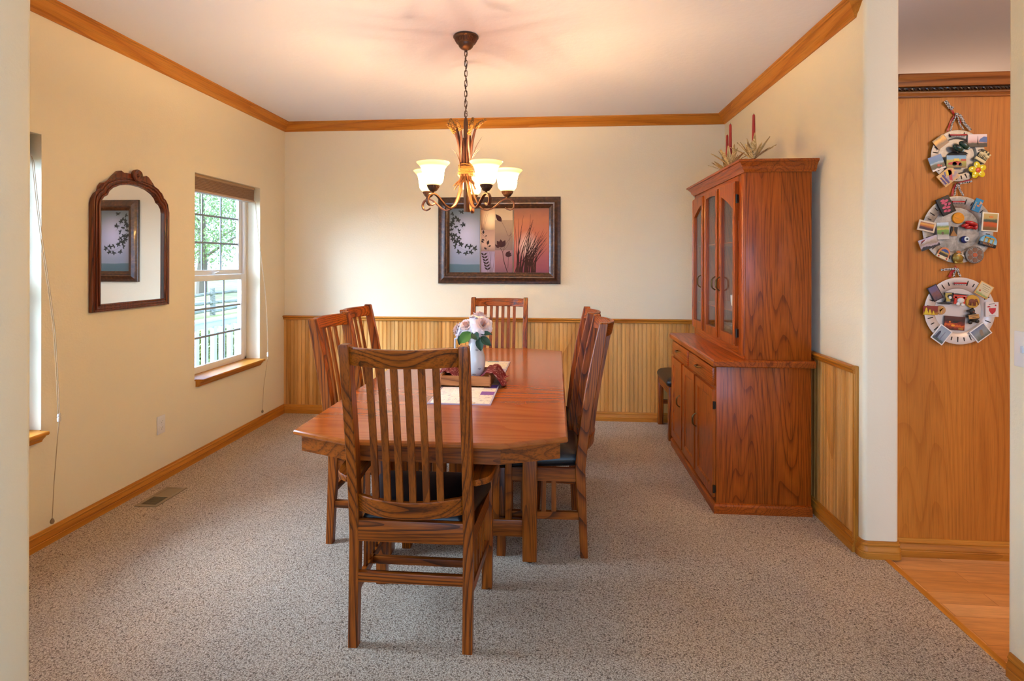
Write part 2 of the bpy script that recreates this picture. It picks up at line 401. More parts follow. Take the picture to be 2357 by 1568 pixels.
# bullnose baseboard round the end of the right wall
q = [(1.659, 2.99)] + [(1.639+.02*cos(a), 2.82-.02*sin(a)) for a in (0, .4, .8, 1.2, pi/2)] + [(1.514-.02*sin(a), 2.82-.02*cos(a)) for a in (0, .4, .8, 1.2, pi/2)] + [(1.494, 2.842)]
q = [(q[0][0], 2.92)] + q[1:]
struct(MB().sweep(q[::-1], [(-d, h) for d, h in BASE], up).build('baseboard_end', trim('x'), smooth=25))
struct(MB().sweep([(1.578, -2.4), (1.578, 2.04)], BASE, up).build('baseboard_near', trim('y'), smooth=25))
# beadboard wainscot: boards with a bead on every joint
def bead(name, p0, p1, n):
    p0 = Vector(p0); p1 = Vector(p1); d = (p1-p0); L = d.length; d.normalize(); k = int(L/.0375)
    prof = []
    for i in range(k+1):
        s0 = i*L/(k+1) if k else 0
        for ds, h in ((0, .010), (.0205, .010), (.0218, .0055), (.0232, .0085), (.0255, .0102), (.0278, .0085), (.0292, .0055), (.0305, .010)):
            if s0+ds <= L: prof.append((s0+ds, h))
    prof.append((L, .010))
    n = Vector(n); m = MB()
    r0 = [tuple(p0+d*s+n*h)+(0,) for s, h in prof]
    pts = [Vector((p0.x+d.x*s+n.x*h, p0.y+d.y*s+n.y*h, 0)) for s, h in prof]
    m.loft([[(p.x, p.y, .03) for p in pts], [(p.x, p.y, .90) for p in pts]], closed=False)
    return struct(m.build(name, M_BEAD, smooth=0))
bead('trim_7', (XL, YB), (XR, YB), (0, -1))
bead('trim_8', (XR, YB-.01), (XR, 2.865), (-1, 0))
m = MB(); m.bb(XR-.016, XR, 2.842, 2.866, 0, .922, .003); m.bb(XR-.022, XR, 2.846, 2.860, 0, .914, .003)
struct(m.build('trim_9', trim('z')))

# windows
def window(idx, y0, y1):
    z0, z1 = WZ
    fx0, fx1 = XL-.185, XL-.12
    m = MB()   # outer frame
    m.bb(fx0, fx1, y0, y0+.035, z0, z1, .004); m.bb(fx0, fx1, y1-.035, y1, z0, z1, .004)
    m.bb(fx0, fx1, y0, y1, z1-.035, z1, .004); m.bb(fx0, fx1, y0, y1, z0, z0+.03, .004)
    fr = struct(m.build('window_%d' % idx, M_WHITE))
    def sash(name, x0, x1, ya, yb, za, zb, st, rt, rb):
        m = MB()
        m.bb(x0, x1, ya, ya+st, za, zb, .004); m.bb(x0, x1, yb-st, yb, za, zb, .004)
        m.bb(x0, x1, ya+st-.002, yb-st+.002, za, za+rb, .004); m.bb(x0, x1, ya+st-.002, yb-st+.002, zb-rt, zb, .004)
        s = m.build(name, M_WHITE, fr)
        xm = (x0+x1)/2; g = MB()
        gy0, gy1, gz0, gz1 = ya+st, yb-st, za+rb, zb-rt
        for k in (1, 2):
            yy = gy0+(gy1-gy0)*k/3; g.bb(xm-.005, xm+.005, yy-.007, yy+.007, gz0, gz1, .002)
            zz = gz0+(gz1-gz0)*k/3; g.bb(xm-.0045, xm+.0045, gy0, gy1, zz-.008, zz+.008, .002)
        g.build('grille', plain('grey_white_grille', '#868e94', .4), s)
        MB().bb(xm-.002, xm+.002, gy0-.005, gy1+.005, gz0-.005, gz1+.005).build('pane', M_PANE, s)
        return s
    sash('upper_sash', XL-.172, XL-.145, y0+.035, y1-.035, 1.325, z1-.035, .045, .03, .04)
    ls = sash('lower_sash', XL-.145, XL-.118, y0+.03, y1-.03, z0+.01, 1.325, .055, .045, .05)
    yc = (y0+y1)/2
    m = MB(); m.box((XL-.125, yc, 1.335), (.022, .055, .012), .004); m.tube([(XL-.115, yc-.02, 1.34), (XL-.10, yc, 1.348), (XL-.112, yc+.03, 1.343)], .006)
    m.build('sash_lock', M_WHITE, fr)
    # timber stool and apron under the opening
    m = MB(); m.bb(XL-.12, XL+.045, y0+.001, y1-.001, z0, z0+.0015)
    SP = [(0, 0), (.02, 0), (.022, .008), (.03, .018), (.038, .024), (.040, .034), (.056, .036), (.060, .042), (.060, .050), (.056, .054), (0, .054)]
    m = MB()
    zt = z0-.045
    m.sweep([(XL-.001, y1-.012), (XL-.001, y0+.012)][::-1], [(-d, h) for d, h in SP], lambda x, y, h: (x, y, zt+h))
    m.bb(XL-.12, XL+.002, y0+.001, y1-.001, z0-.002, zt+.054)
    struct(m.build('trim_%d' % (9+idx), trim('y'), smooth=25))
window(1, *WIN[0]); window(2, *WIN[1])

# shades gathered at the top of the openings, with their cords
M_SHADEFAB = paint('taupe_shade_fabric', '#8c6f58', 300, .3, .9)
def roller(y0, y1, lab, group=None):
    t = thing('cellular_shade', lab, 'window shade', (XL-.06, (y0+y1)/2, WZ[1]))
    hw = (y1-y0)/2-.03
    MB().bb(-.045, .03, -hw, hw, -.022, -.001, .003).build('head_rail', plain('shade_rail', '#a98866', .5), t)
    m = MB()
    for k in range(8): m.bb(-.035, .026, -hw+.002, hw-.002, -.022-.0115*(k+1), -.0222-.0115*k, .004)
    m.build('folded_fabric', M_SHADEFAB, t)
    MB().bb(-.036, .028, -hw, hw, -.128, -.113, .003).build('bottom_rail', plain('shade_rail2', '#b39a86', .5), t)
    return t
roller(*WIN[0], 'taupe cellular shade pulled up at the top of the full window right of the mirror')
roller(*WIN[1], 'taupe cellular shade pulled up over the half-hidden window at the left edge')
def cord(y0, ya, za, yb, zb, lab):
    t = thing('shade_cord', lab, 'cord', (XL+.012, yb, zb))
    pts = catmull([(-.03, y0-yb, 1.955-zb), (0, y0-yb+.012, 1.6-zb), (.05, (y0*.35+ya*.65)-yb, 1.1-zb), (.06, ya-yb, za-zb)], 8)
    MB().tube(pts, .0016, 6).tube([p+Vector((0, .009, 0)) if i else p for i, p in enumerate(pts)], .0016, 6).build('double_cord', plain('cord_tan', '#b09574', .8), t)
    m = MB(); m.lathe([(0, .03), (.007, .028), (.009, .016), (.006, .012), (.009, .006), (.008, -.01), (0, -.013)], 12, (.06, ya-yb+.004, za-zb)).build('cord_joiner', plain('clear_plastic', '#d8cfc4', .25), t)
    MB().tube([(.06, ya-yb+.004, za-zb), (.02, .002, .2), (.012, 0, .01)], .0018, 6).build('single_cord', plain('cord_tan', '#b09574', .8), t)
    MB().lathe([(0, .016), (.004, .014), (.009, .004), (.010, -.004), (.006, -.012), (0, -.013)], 12, (.012, 0, 0)).build('cord_weight', plain('cord_weight', '#8a7358', .5), t)
cord(4.535, 4.585, .615, 4.588, .127, 'thin tan shade cord hanging beside the full window near the far corner')
cord(2.515, 2.572, .637, 2.588, .115, 'thin tan shade cord hanging beside the half-hidden window at the left edge')

# ------------------------------------------------------------------ outdoors beyond the windows
def lawn_mat():
    t = NT('lawn_grass'); v = t.coords(); n = t.noise(v, 1.4, 5, .6); n2 = t.noise(v, 40, 2)
    r = t.ramp(n, [(.35, '#666c2c'), (.6, '#858640'), (.75, '#8f8654')]); c = t.ramp(n2, [(.3, (.8, .8, .8)), (.7, (1.1, 1.1, 1.1))])
    b = t.bsdf(Roughness=.9); t.l(t.mix(1, r.outputs[0], c.outputs[0], 'MULTIPLY'), b.inputs['Base Color']); return t.m
o = struct(MB().grid(lambda u, v: (-60+u*57.2, -12+v*72, -.32-max(0, (1-u)*57.2-2.6)*.028 + max(0, (1-u)*57.2-14)*.045), 60, 4).build('lawn', lawn_mat()))
struct(MB().bb(-4.95, XL-.21, -3, 12, -.34, -.22).build('porch_deck', plain('painted_deck', '#7d7a74', .7), smooth=0))
M_RAILW = plain('white_railing_paint', '#a6abb4', .5)
t = thing('porch_railing', 'white painted porch railing with square balusters outside the window', 'railing', (-4.75, 6.5, -.22))
MB().bb(-.06, .06, -3.5, 5, .82, .86, .008).bb(-.025, .025, -3.5, 5, .74, .82, .004).build('top_rail', M_RAILW, t)
MB().bb(-.03, .03, -3.5, 5, .08, .14, .004).build('bottom_rail', M_RAILW, t)
for k in range(44):
    y = -3.4+k*.19
    MB().bb(-.03, .03, y-.03, y+.03, .13, .75).build('baluster', M_RAILW, t, smooth=0)
for y in (1.62, -2.2):
    MB().bb(-.06, .06, y-.06, y+.06, 0, 2.6).build('porch_post', M_RAILW, t, smooth=0)
M_FENCE = wood('weathered_fence', '#9a978a', '#888576', '#66634f', 'y', freq=8, rough=.9)
t = thing('split_rail_fence', 'weathered grey split-rail fence crossing the lawn outside', 'fence', (-12.2, 18.6, -.62))
for y in (-3.1, 0, 3.1, -6.2):
    MB().tube([(0, y, -.1), (.02, y+.01, .5), (0, y, 1.08)], [.11, .10, .10], 7).build('fence_post', M_FENCE, t, smooth=0)
for y in (-6.2, -3.1, 0):
    for z in (.28, .56, .86):
        a = rnd.uniform(-.04, .04)
        MB().tube([(.06, y-.15, z+a), (.05, y+1.5, z+rnd.uniform(-.03, .03)), (-.04, y+3.25, z-a)], [.05, .065, .05], 7).build('fence_rail', M_FENCE, t, smooth=0)
def leaf_mat(nm, a, b_):
    t = NT(nm); oi = t.noise(t.coords(), 3, 2); r = t.ramp(oi, [(.3, a), (.7, b_)])
    d = t.bsdf(Roughness=.6); t.l(r.outputs[0], d.inputs['Base Color']); return t.m
def leaf_cloud(m, c, rx, rz, n, size, seed):
    r_ = random.Random(seed)
    for i in range(n):
        while True:
            p = Vector((r_.uniform(-1, 1), r_.uniform(-1, 1), r_.uniform(-1, 1)))
            if .25 < p.length < 1: break
        q = Vector(c)+Vector((p.x*rx, p.y*rx, p.z*rz))
        if mnoise.noise(q*.9/max(rx, .4)*2.0) < -.12: continue
        M = Matrix.Translation(q) @ Euler((r_.uniform(0, 6), r_.uniform(0, 6), r_.uniform(0, 6))).to_matrix().to_4x4()
        s = size*r_.uniform(.6, 1.2); V = [m.bm.verts.new(M @ Vector(x)) for x in ((-s, 0, 0), (0, -s*.45, s*.1), (s, 0, 0), (0, s*.45, s*.1))]
        m.bm.faces.new(V)
M_LEAF1 = leaf_mat('tree_leaves', '#97a45c', '#62783c'); M_BARK = plain('tree_bark', '#6b5a48', .9)
M_LEAF2 = leaf_mat('bush_leaves', '#8a8436', '#3f5e26')
for i, (x, y, hgt, rx, lab) in enumerate(((-21, 31, 9, 3.6, 'broad leafy tree behind the fence, seen in the upper right panes'), (-30, 33, 8, 3.2, 'leafy tree left of the broad one, seen in the upper panes'), (-33, 47, 10, 4.2, 'tall far tree deepest in the yard behind the others'))):
    t = thing('leafy_tree', lab, 'tree', (x, y, -.75), 0, None)
    m = MB(); m.tube([(0, 0, 0), (.1, 0, hgt*.3), (0, .1, hgt*.65)], [.32, .24, .1], 9)
    for k in range(6):
        a = k*1.05; m.tube([(0, 0, hgt*(.25+.06*k)), (cos(a)*rx*.5, sin(a)*rx*.5, hgt*(.38+.07*k)), (cos(a)*rx*.85, sin(a)*rx*.85, hgt*(.45+.07*k))], [.1, .06, .02], 6)
    m.build('trunk', M_BARK, t)
    m = MB(); leaf_cloud(m, (0, 0, hgt*.58), rx, hgt*.44, (15000, 7000, 7000)[i], .10, i+3); m.build('foliage', M_LEAF1, t, smooth=0)
for i, (x, y, lab) in enumerate(((-5.45, 8.15, 'yellow-green bush behind the left balusters of the porch railing'), (-5.5, 8.9, 'small yellow-green bush right of the other bush behind the railing'))):
    t = thing('garden_bush', lab, 'bush', (x, y, -.35))
    MB().tube([(0, 0, -.05), (0, 0, .4)], [.04, .02], 6).build('stem', M_BARK, t)
    m = MB(); leaf_cloud(m, (0, 0, .34-.06*i), .38, .36, 1500, .045, 20+i); m.build('foliage', M_LEAF2, t, smooth=0)

# ------------------------------------------------------------------ dining table
TX, TZ = -0.503, 0.76
def table():
    t = thing('dining_table', 'long mission oak dining table with clipped corners and slatted pedestals', 'table', (TX, 3.15, 0))
    hw, hl, cx_, cy_ = .55, 1.125, .25, .105
    def half(sy, name):
        g = .001; s = sy
        out = [(-hw, g*s), (hw, g*s), (hw, (hl-cy_)*s), (hw-cx_, hl*s), (-hw+cx_, hl*s), (-hw, (hl-cy_)*s)]
        if s < 0: out = out[::-1]
        P = [(0, .735), (-.012, .735), (-.004, .742), (0, .748), (0, .754), (.003, .758), (.008, .76)]
        rings = []
        m = MB(); n = len(out)
        V = [Vector(p) for p in out]; mit = []
        for i in range(n):
            d0 = (V[i]-V[i-1]).normalized(); d1 = (V[(i+1) % n]-V[i]).normalized()
            n0 = Vector((-d0.y, d0.x)); n1 = Vector((-d1.y, d1.x)); k = (n0+n1)/(1+n0.dot(n1))
            if abs(V[i].y) < .01: k = Vector((math.copysign(1, -V[i].x), 0))
            mit.append(k)
        for d, z in ((.012, .735), (.004, .7385), (.0, .744), (.0, .752), (.003, .757), (.008, .76)):
            rings.append([(V[i].x+mit[i].x*d, V[i].y+mit[i].y*d, z) for i in range(n)])
        m.loft(rings); return m.build(name, table_oak('x'), t, smooth=30)
    half(-1, 'tabletop_leaf'); half(1, 'tabletop_leaf')
    ih = .03
    ap = [(-hw+ih, -hl+cy_+.012), (-hw+cx_+.004, -hl+ih), (hw-cx_-.004, -hl+ih), (hw-ih, -hl+cy_+.012), (hw-ih, hl-cy_-.012), (hw-cx_-.004, hl-ih), (-hw+cx_+.004, hl-ih), (-hw+ih, hl-cy_-.012)]
    AP = [(0, .672), (.022, .672), (.022, .736), (0, .736)]
    for i in range(8):
        ax = 'y' if i in (3, 7) else 'x'
        MB().sweep(ap, AP, up, closed=True, segs=[i]).build('apron', oak(ax), t, smooth=0)
    for s in (-1, 1):
        y = s*.517
        MB().bb(-.40, .46, y-.03, y+.03, .64, .675, .004).build('pedestal_beam', oak('x'), t)
        for lx in (-.325, .38):
            lg = MB().bb(lx-.034, lx+.034, y-.036, y+.036, .012, .645, .004).build('pedestal_leg', oak('z'), t)
            MB().lathe([(0, 0), (.018, 0), (.02, .006), (.012, .013), (0, .013)], 12, (lx, y, 0)).build('glide', M_DARKMETAL, lg)
        MB().bb(-.293, .348, y-.016, y+.016, .12, .20, .004).build('pedestal_stretcher', oak('x'), t)
        for sx in (-.235, .277, -.175, .217):
            MB().bb(sx-.0155, sx+.0155, y-.009, y+.009, .19, .645, .002).build('pedestal_slat', oak('z'), t)
        for k in range(3):
            sx = -.06+k*.082
            MB().bb(sx-.034, sx+.034, y-.010, y+.010, .19, .645, .003).build('pedestal_slat', oak('z'), t)
    MB().bb(.0, .055, -.49, .49, .145, .19, .004).build('long_stretcher', oak('y'), t)
    MB().bb(-.46, .46, -.9, .9, .655, .672).build('underside_brace', oak('y'), t, smooth=0)
    return t
table()

# ------------------------------------------------------------------ chairs (seat faces local +y, back at y=0)
PW = .037
PROFB = [(0, 0, .036), (.20, .006, .046), (.36, .011, .058), (.43, .012, .062), (.50, .006, .056), (.60, -.006, .044), (.72, -.022, .029), (.85, -.046, .008), (.96, -.066, -.014), (1.05, -.082, -.034), (1.135, -.096, -.054), (1.141, -.0945, -.0565)]
def backline(z):
    for (z0, a0, b0), (z1, a1, b1) in zip(PROFB[:-1], PROFB[1:]):
        if z0 <= z <= z1:
            t = (z-z0)/(z1-z0); return a0+(a1-a0)*t, b0+(b1-b0)*t
def chair_proto(arms, label, group):
    W = .467; hx = W/2-PW/2
    t = thing('armchair' if arms else 'dining_chair', label, 'chair', (0, 0, 0), 0, group)
    if not arms: t.name = 'dining_chair'
    ow = chair_oak
    fx = hx+(.022 if arms else .010); fy = .422
    for s in (-1, 1):
        rings = []
        for z, a, b in PROFB:
            bl = .003
            x0, x1 = s*hx-PW/2, s*hx+PW/2
            if z > 1.138: x0 += .004; x1 -= .004
            rings.append([(x0+bl, a, z), (x1-bl, a, z), (x1, a+bl, z), (x1, b-bl, z), (x1-bl, b, z), (x0+bl, b, z), (x0, b-bl, z), (x0, a+bl, z)])
        MB().loft(rings).build('back_post', ow('z'), t, smooth=25)
        top = .612 if arms else .432
        m = MB().bb(s*fx-.023, s*fx+.023, fy-.022, fy+.022, 0, top, .004)
        m.build('front_leg', ow('z'), t)
        if arms:
            # corbel outside the front post
            out = [(0, .42), (.006, .425), (.022, .46), (.03, .50), (.031, .54), (.026, .575), (.027, .612), (0, .612)]
            if s < 0: out = [(-x, z) for x, z in out][::-1]
            M = Matrix.Translation((s*(fx+.0225), fy+.011, 0)) @ Matrix.Rotation(pi/2, 4, 'X')
            MB().slab(out, [], .022, M).build('corbel', ow('z'), t)
            inner = [(hx-.018, .03), (fx-.03, .15), (fx-.03, .30), (fx-.03, .44), (fx-.02, .468)]
            outer = [(.278, .470), (.294, .445), (.303, .36), (.307, .24), (.304, .12), (.290, .05), (.245, .012)]
            pl = catmull([(x, y, 0) for x, y in inner], 4)+catmull([(x, y, 0) for x, y in outer], 4)
            ring = [(s*p.x, p.y) for p in pl]
            zt = lambda y: .640-.004*((y-.25)/.2)**2
            MB().loft([[(x*.997, y, .612) for x, y in ring], [(x, y, .617) for x, y in ring], [(x, y, zt(y)-.005) for x, y in ring], [(x*.99, y, zt(y)) for x, y in ring]]).build('armrest', ow('y'), t)
        # side rail, stretcher and their slats
        def between(y, f=0): return s*(hx+(fx-hx)*(y-.03)/(fy-.03))
        def sidebar(y0, y1, z0, z1, th, name):
            a, b = between(y0), between(y1)
            MB().loft([[(a-th, y0, z0), (a+th, y0, z0), (a+th, y0, z1), (a-th, y0, z1)], [(b-th, y1, z0), (b+th, y1, z0), (b+th, y1, z1), (b-th, y1, z1)]]).build(name, ow('y'), t, smooth=0)
        sidebar(.05, fy-.02, .368, .432, .011, 'seat_rail')
        sidebar(.035, fy-.02, .182, .218, .010, 'stretcher')
        for y in (.165, .215, .265, .315):
            x = between(y); MB().bb(x-.005, x+.005, y-.012, y+.012, .214, .372).build('side_slat', slat_oak('z'), t, smooth=0)
    def bar(x0, x1, y0, y1, z0, z1, name): MB().bb(x0, x1, y0, y1, z0, z1, .003).build(name, ow('x'), t)
    bar(-hx+.015, hx-.015, .012, .034, .392, .472 if arms else .462, 'seat_rail')
    bar(-fx+.02, fx-.02, fy-.004, fy+.018, .368, .432, 'seat_rail')
    bar(-hx+.015, hx-.015, .010, .032, .240, .278, 'stretcher')
    xm = hx+(fx-hx)*.6-.008
    bar(-xm, xm, .235, .257, .184, .214, 'stretcher')
    # bowed crest and lower back rail, slats between them
    BOW = .062
    bowf = lambda x: BOW*(1-(x/(hx-PW/2))**2)
    def bowed(z0, z1, th, name):
        rings = []; n = 14; xe = hx-PW/2+.004
        for i in range(n+1):
            x = -xe+2*xe*i/n; b = bowf(max(-1, min(1, x/xe))*(hx-PW/2))
            r = []
            for z, ins in ((z0, .002), (z0+.003, 0), (z1-.004, 0), (z1, .003)):
                a0, b0 = backline(z); c = (a0+b0)/2-b; r.append((x, c-th/2+ins, z))
            for z, ins in ((z1, .003), (z1-.004, 0), (z0+.003, 0), (z0, .002)):
                a0, b0 = backline(z); c = (a0+b0)/2-b; r.append((x, c+th/2-ins, z))
            rings.append(r)
        MB().loft(rings).build(name, ow('x'), t, smooth=30)
    bowed(1.066, 1.132, .022, 'crest_rail')
    bowed(.503, .568, .022, 'back_rail')
    for k in range(6):
        x = (k-2.5)*.048; b = bowf(x); m = MB(); rings = []
        for i in range(9):
            z = .560+(1.072-.560)*i/8; a0, b0 = backline(z); c = (a0+b0)/2-b
            rings.append([(x-.0122, c-.0055, z), (x+.0122, c-.0055, z), (x+.0122, c+.0055, z), (x-.0122, c+.0055, z)])
        m.loft(rings).build('back_slat', slat_oak('z'), t, smooth=25)
    # padded seat: trapezoid cushion with rounded edge
    def cush(u, v):
        return None
    rings = []
    for ins, z in ((.012, .428), (.002, .436), (-.004, .450), (-.004, .466), (.004, .484), (.018, .497), (.05, .508), (.12, .515)):
        ring = []
        xb, xf, yb, yf = hx-.024-ins, fx+.016-ins, .040+ins, .452-ins
        rr = .045
        pts = []
        for (cx, cy, a0) in ((xf-rr, yf-rr, 0), (-xf+rr, yf-rr, pi/2), (-xb+rr*.5, yb+rr*.5, pi), (xb-rr*.5, yb+rr*.5, 1.5*pi)):
            r_ = rr if cy > .2 else rr*.5
            for i in range(6): pts.append((cx+r_*cos(a0+i*pi/10), cy+r_*sin(a0+i*pi/10), z))
        rings.append(pts)
    MB().loft(rings).build('seat', M_LEATHER, t, smooth=60)
    return t
def place(o, x, y, rz, label):
    o.location = (x, y, 0); o.rotation_euler = (0, 0, rz); o['label'] = label; return o
g1 = 'oak chairs round the dining table'
arm = chair_proto(True, 'oak mission armchair at the near end of the table, its slatted back to the viewer', g1)
place(arm, -.537, 1.985, 0, arm['label'])
a2 = dup(arm); place(a2, -.4625, 4.415, pi, 'slat-back oak chair at the far end of the table by the beadboard wall')
side = chair_proto(False, 'oak side chair', g1)
place(side, .156, 2.909, pi/2, 'oak side chair on the right of the table, the one nearer the viewer')
for x, y, rz, lab, g in ((.128, 3.425, pi/2, 'oak side chair on the right of the table, the one farther back', g1),
                      (-1.166, 2.938, -pi/2, 'oak side chair on the left of the table, the one nearer the viewer', g1),
                      (-1.212, 3.462, -pi/2, 'oak side chair on the left of the table, the one farther back', g1),
                      (1.345, 4.725, pi/2, 'spare oak chair with black seat standing beyond the china hutch', None)):
    c = dup(side); place(c, x, y, rz, lab)
    if not g: del c['group']

# ------------------------------------------------------------------ china hutch
def hutch():
    t = thing('china_hutch', 'tall oak china hutch with arched glass doors against the right wall', 'china cabinet', (0, 0, 0))
    ow = hutch_oak
    y0, y1, xb = 3.232, 4.385, 1.442
    # base
    m = MB().bb(.918, xb, y0, y0+.02, .0, .84, .002); m.build('base_side_panel', ow('z'), t)
    MB().bb(.918, xb, y1-.02, y1, .0, .84, .002).build('base_side_panel', ow('z'), t)
    MB().bb(.918, .936, y0+.02, y1-.02, .05, .84).build('base_face_frame', ow('z'), t, smooth=0)
    MB().bb(xb-.012, xb, y0+.02, y1-.02, 0, .84).build('base_back_panel', ow('z'), t, smooth=0)
    PL = [(0, 0), (.018, 0), (.018, .042), (.012, .052), (.004, .056), (0, .056)]
    MB().sweep([(xb, y0), (.918, y0), (.918, y1), (xb, y1)][::-1], [(-d, h) for d, h in PL], up).build('plinth', ow('y'), t, smooth=25)
    m = MB(); cpath = [(xb+.012, y0-.028), (.893, y0-.028), (.893, y1+.028), (xb+.012, y1+.028)]
    rings = []
    for d, z in ((.004, .838), (0, .843), (0, .868), (.006, .876), (.012, .878)):
        rings.append([(cpath[0][0], cpath[0][1]+d, z), (cpath[1][0]+d, cpath[1][1]+d, z), (cpath[2][0]+d, cpath[2][1]-d, z), (cpath[3][0], cpath[3][1]-d, z)])
    m.loft(rings).build('counter', ow('y'), t, smooth=25)
    def pull(c, along, parent, L=.085, out=.03, front=-1):
        pts = []
        for k in range(13):
            u = -1+2*k/12; e = (1-abs(u)**4); p = Vector(c)+Vector(along)*(u*L/2); p.x += front*(.004+out*e*.8); pts.append(p)
        h = MB().tube(pts, [.0042 if abs(k-6) > 3 else .0055 for k in range(13)], 8).build('handle', M_BRASS, parent); return h
    def ypanel(y, z, lo, hi):  # board in the YZ plane facing -X
        return Matrix(((0, 0, -1, lo), (1, 0, 0, y), (0, 1, 0, z), (0, 0, 0, 1)))
    xf = .919
    for i, (a, b) in enumerate(((3.247, 3.812), (3.850, 4.335))):
        d = MB().bb(xf-.02, xf, a, b, .722, .828, .004).build('drawer_front', ow('y'), t)
        pull((xf-.018, (a+b)/2, .782), (0, 1, 0), d)
    for i, (a, b) in enumerate(((3.247, 3.632), (3.672, 3.998), (4.035, 4.366))):
        fr = .052
        outl = [(a, .082), (b, .082), (b, .702), (a, .702)]; hole = [(a+fr, .082+fr), (b-fr, .082+fr), (b-fr, .702-fr), (a+fr, .702-fr)]
        d = MB().slab(outl, [hole], .02, Matrix(((0, 0, -1, xf), (1, 0, 0, 0), (0, 1, 0, 0), (0, 0, 0, 1)))).build('cupboard_door', ow('z'), t, smooth=0)
        MB().sweep(hole, [(0, -.0195), (.012, -.012), (.012, -.002), (0, -.002)], lambda u, v, h: (xf+h, u, v), closed=True).build('panel_bead', ow('z'), d, smooth=20)
        MB().bb(xf-.012, xf-.002, a+fr-.005, b-fr+.005, .082+fr-.005, .702-fr+.005).build('door_panel', ow('z'), d, smooth=0)
        if i != 1: pull((xf-.018, b-.03 if i == 0 else a+.03, .425), (0, 0, 1), d, .085)
        if i == 0:
            for z in (.13, .612): MB().lathe([(0, -.022), (.006, -.022), (.006, .022), (0, .022)], 8, (xf-.012, a-.006, z)).bb(xf-.014, xf-.002, a-.008, a+.006, z-.02, z+.02).build('hinge', M_DARKMETAL, d)
    # upper case
    ux = 1.079; z0, z1 = .878, 1.965
    MB().bb(ux, xb, y0, y0+.02, z0, z1, .002).build('upper_side_panel', ow('z'), t)
    MB().bb(ux, xb, y1-.02, y1, z0, z1, .002).build('upper_side_panel', ow('z'), t)
    MB().bb(xb-.012, xb, y0+.02, y1-.02, z0, z1).build('upper_back_panel', ow('z'), t, smooth=0)
    MB().bb(ux, xb-.012, y0+.02, y1-.02, z1-.03, z1).build('upper_top_panel', ow('y'), t, smooth=0)
    MB().bb(ux, xb-.012, y0+.02, y1-.02, z0, z0+.03).build('upper_floor_panel', ow('y'), t, smooth=0)
    MB().bb(ux-.002, ux+.016, 3.352, y1-.03, 1.895, z1, .002).build('top_frame_rail', ow('y'), t)
    MB().bb(ux-.002, ux+.016, 3.352, y1-.03, z0+.012, .952, .002).build('bottom_frame_rail', ow('y'), t)
    for a, b in ((y0+.001, 3.352), (y1-.03, y1-.001)):
        MB().bb(ux-.002, ux+.016, a, b, z0+.012, z1, .002).build('frame_stile', ow('z'), t)
    MB().lathe([(.0, .90), (.016, .90), (.018, .92), (.018, 1.93), (.016, 1.945), (0, 1.945)], 16, (ux-.002, 3.2505, 0)).build('half_round_column', ow('z'), t)
    for z in (1.02, 1.45): MB().bb(ux+.02, xb-.013, y0+.021, y1-.021, z+.105, z+.112).build('shelf', ow('y'), t, smooth=0)
    yc, zc, rad = 3.875, 1.885-.95, .95
    xd = ux-.002
    for i, (a, b) in enumerate(((3.352, 3.671), (3.714, 4.028), (4.076, 4.392-.03))):
        lo, hi = .938, 1.916; st = .045
        hole = [(a+st, lo+.058), (b-st, lo+.058)]
        arch = [(b-st-(b-a-2*st)*k/12) for k in range(13)]
        hole += [(y, zc+math.sqrt(rad*rad-(y-yc)**2)) for y in arch]
        d = MB().slab([(a, lo), (b, lo), (b, hi), (a, hi)], [hole], .02, Matrix(((0, 0, -1, xd), (1, 0, 0, 0), (0, 1, 0, 0), (0, 0, 0, 1)))).build('glass_door', ow('z'), t, smooth=0)
        MB().bb(xd-.009, xd-.005, a+st-.008, b-st+.008, lo+.05, 1.905).build('glass_pane', M_PANE, d)
        for yy in (a+st*.0, b): MB().lathe([(0, lo+.01), (.008, lo+.01), (.008, hi-.01), (0, hi-.01)], 10, (xd-.017, yy-.009 if yy == b else yy+.009, 0)).build('edge_bead', ow('z'), d)
        hy = {0: b-.028, 1: a+.028, 2: a+.028}[i]
        pull((xd-.019, hy, 1.295), (0, 0, 1), d, .088, .03)
        if i == 0:
            for z in (1.015, 1.812): MB().lathe([(0, -.026), (.006, -.026), (.006, .026), (0, .026)], 8, (xd-.012, a-.006, z)).bb(xd-.013, xd, a-.010, a+.004, z-.024, z+.024).build('hinge', M_DARKMETAL, d)
    CR = [(0, 1.950), (.006, 1.950), (.010, 1.958), (.018, 1.966), (.022, 1.980), (.036, 1.996), (.040, 2.002), (.048, 2.004), (.050, 2.010), (.048, 2.018), (0, 2.018)]
    MB().sweep([(xb+.02, y0), (ux-.004, y0), (ux-.004, y1), (xb+.02, y1)][::-1], [(-d, h) for d, h in CR], up).build('crown_moulding', ow('y'), t, smooth=25)
    MB().bb(ux-.005, xb+.018, y0, y1, 1.966, 2.012).build('dust_cover', ow('y'), t, smooth=0)
    return t
hutch()
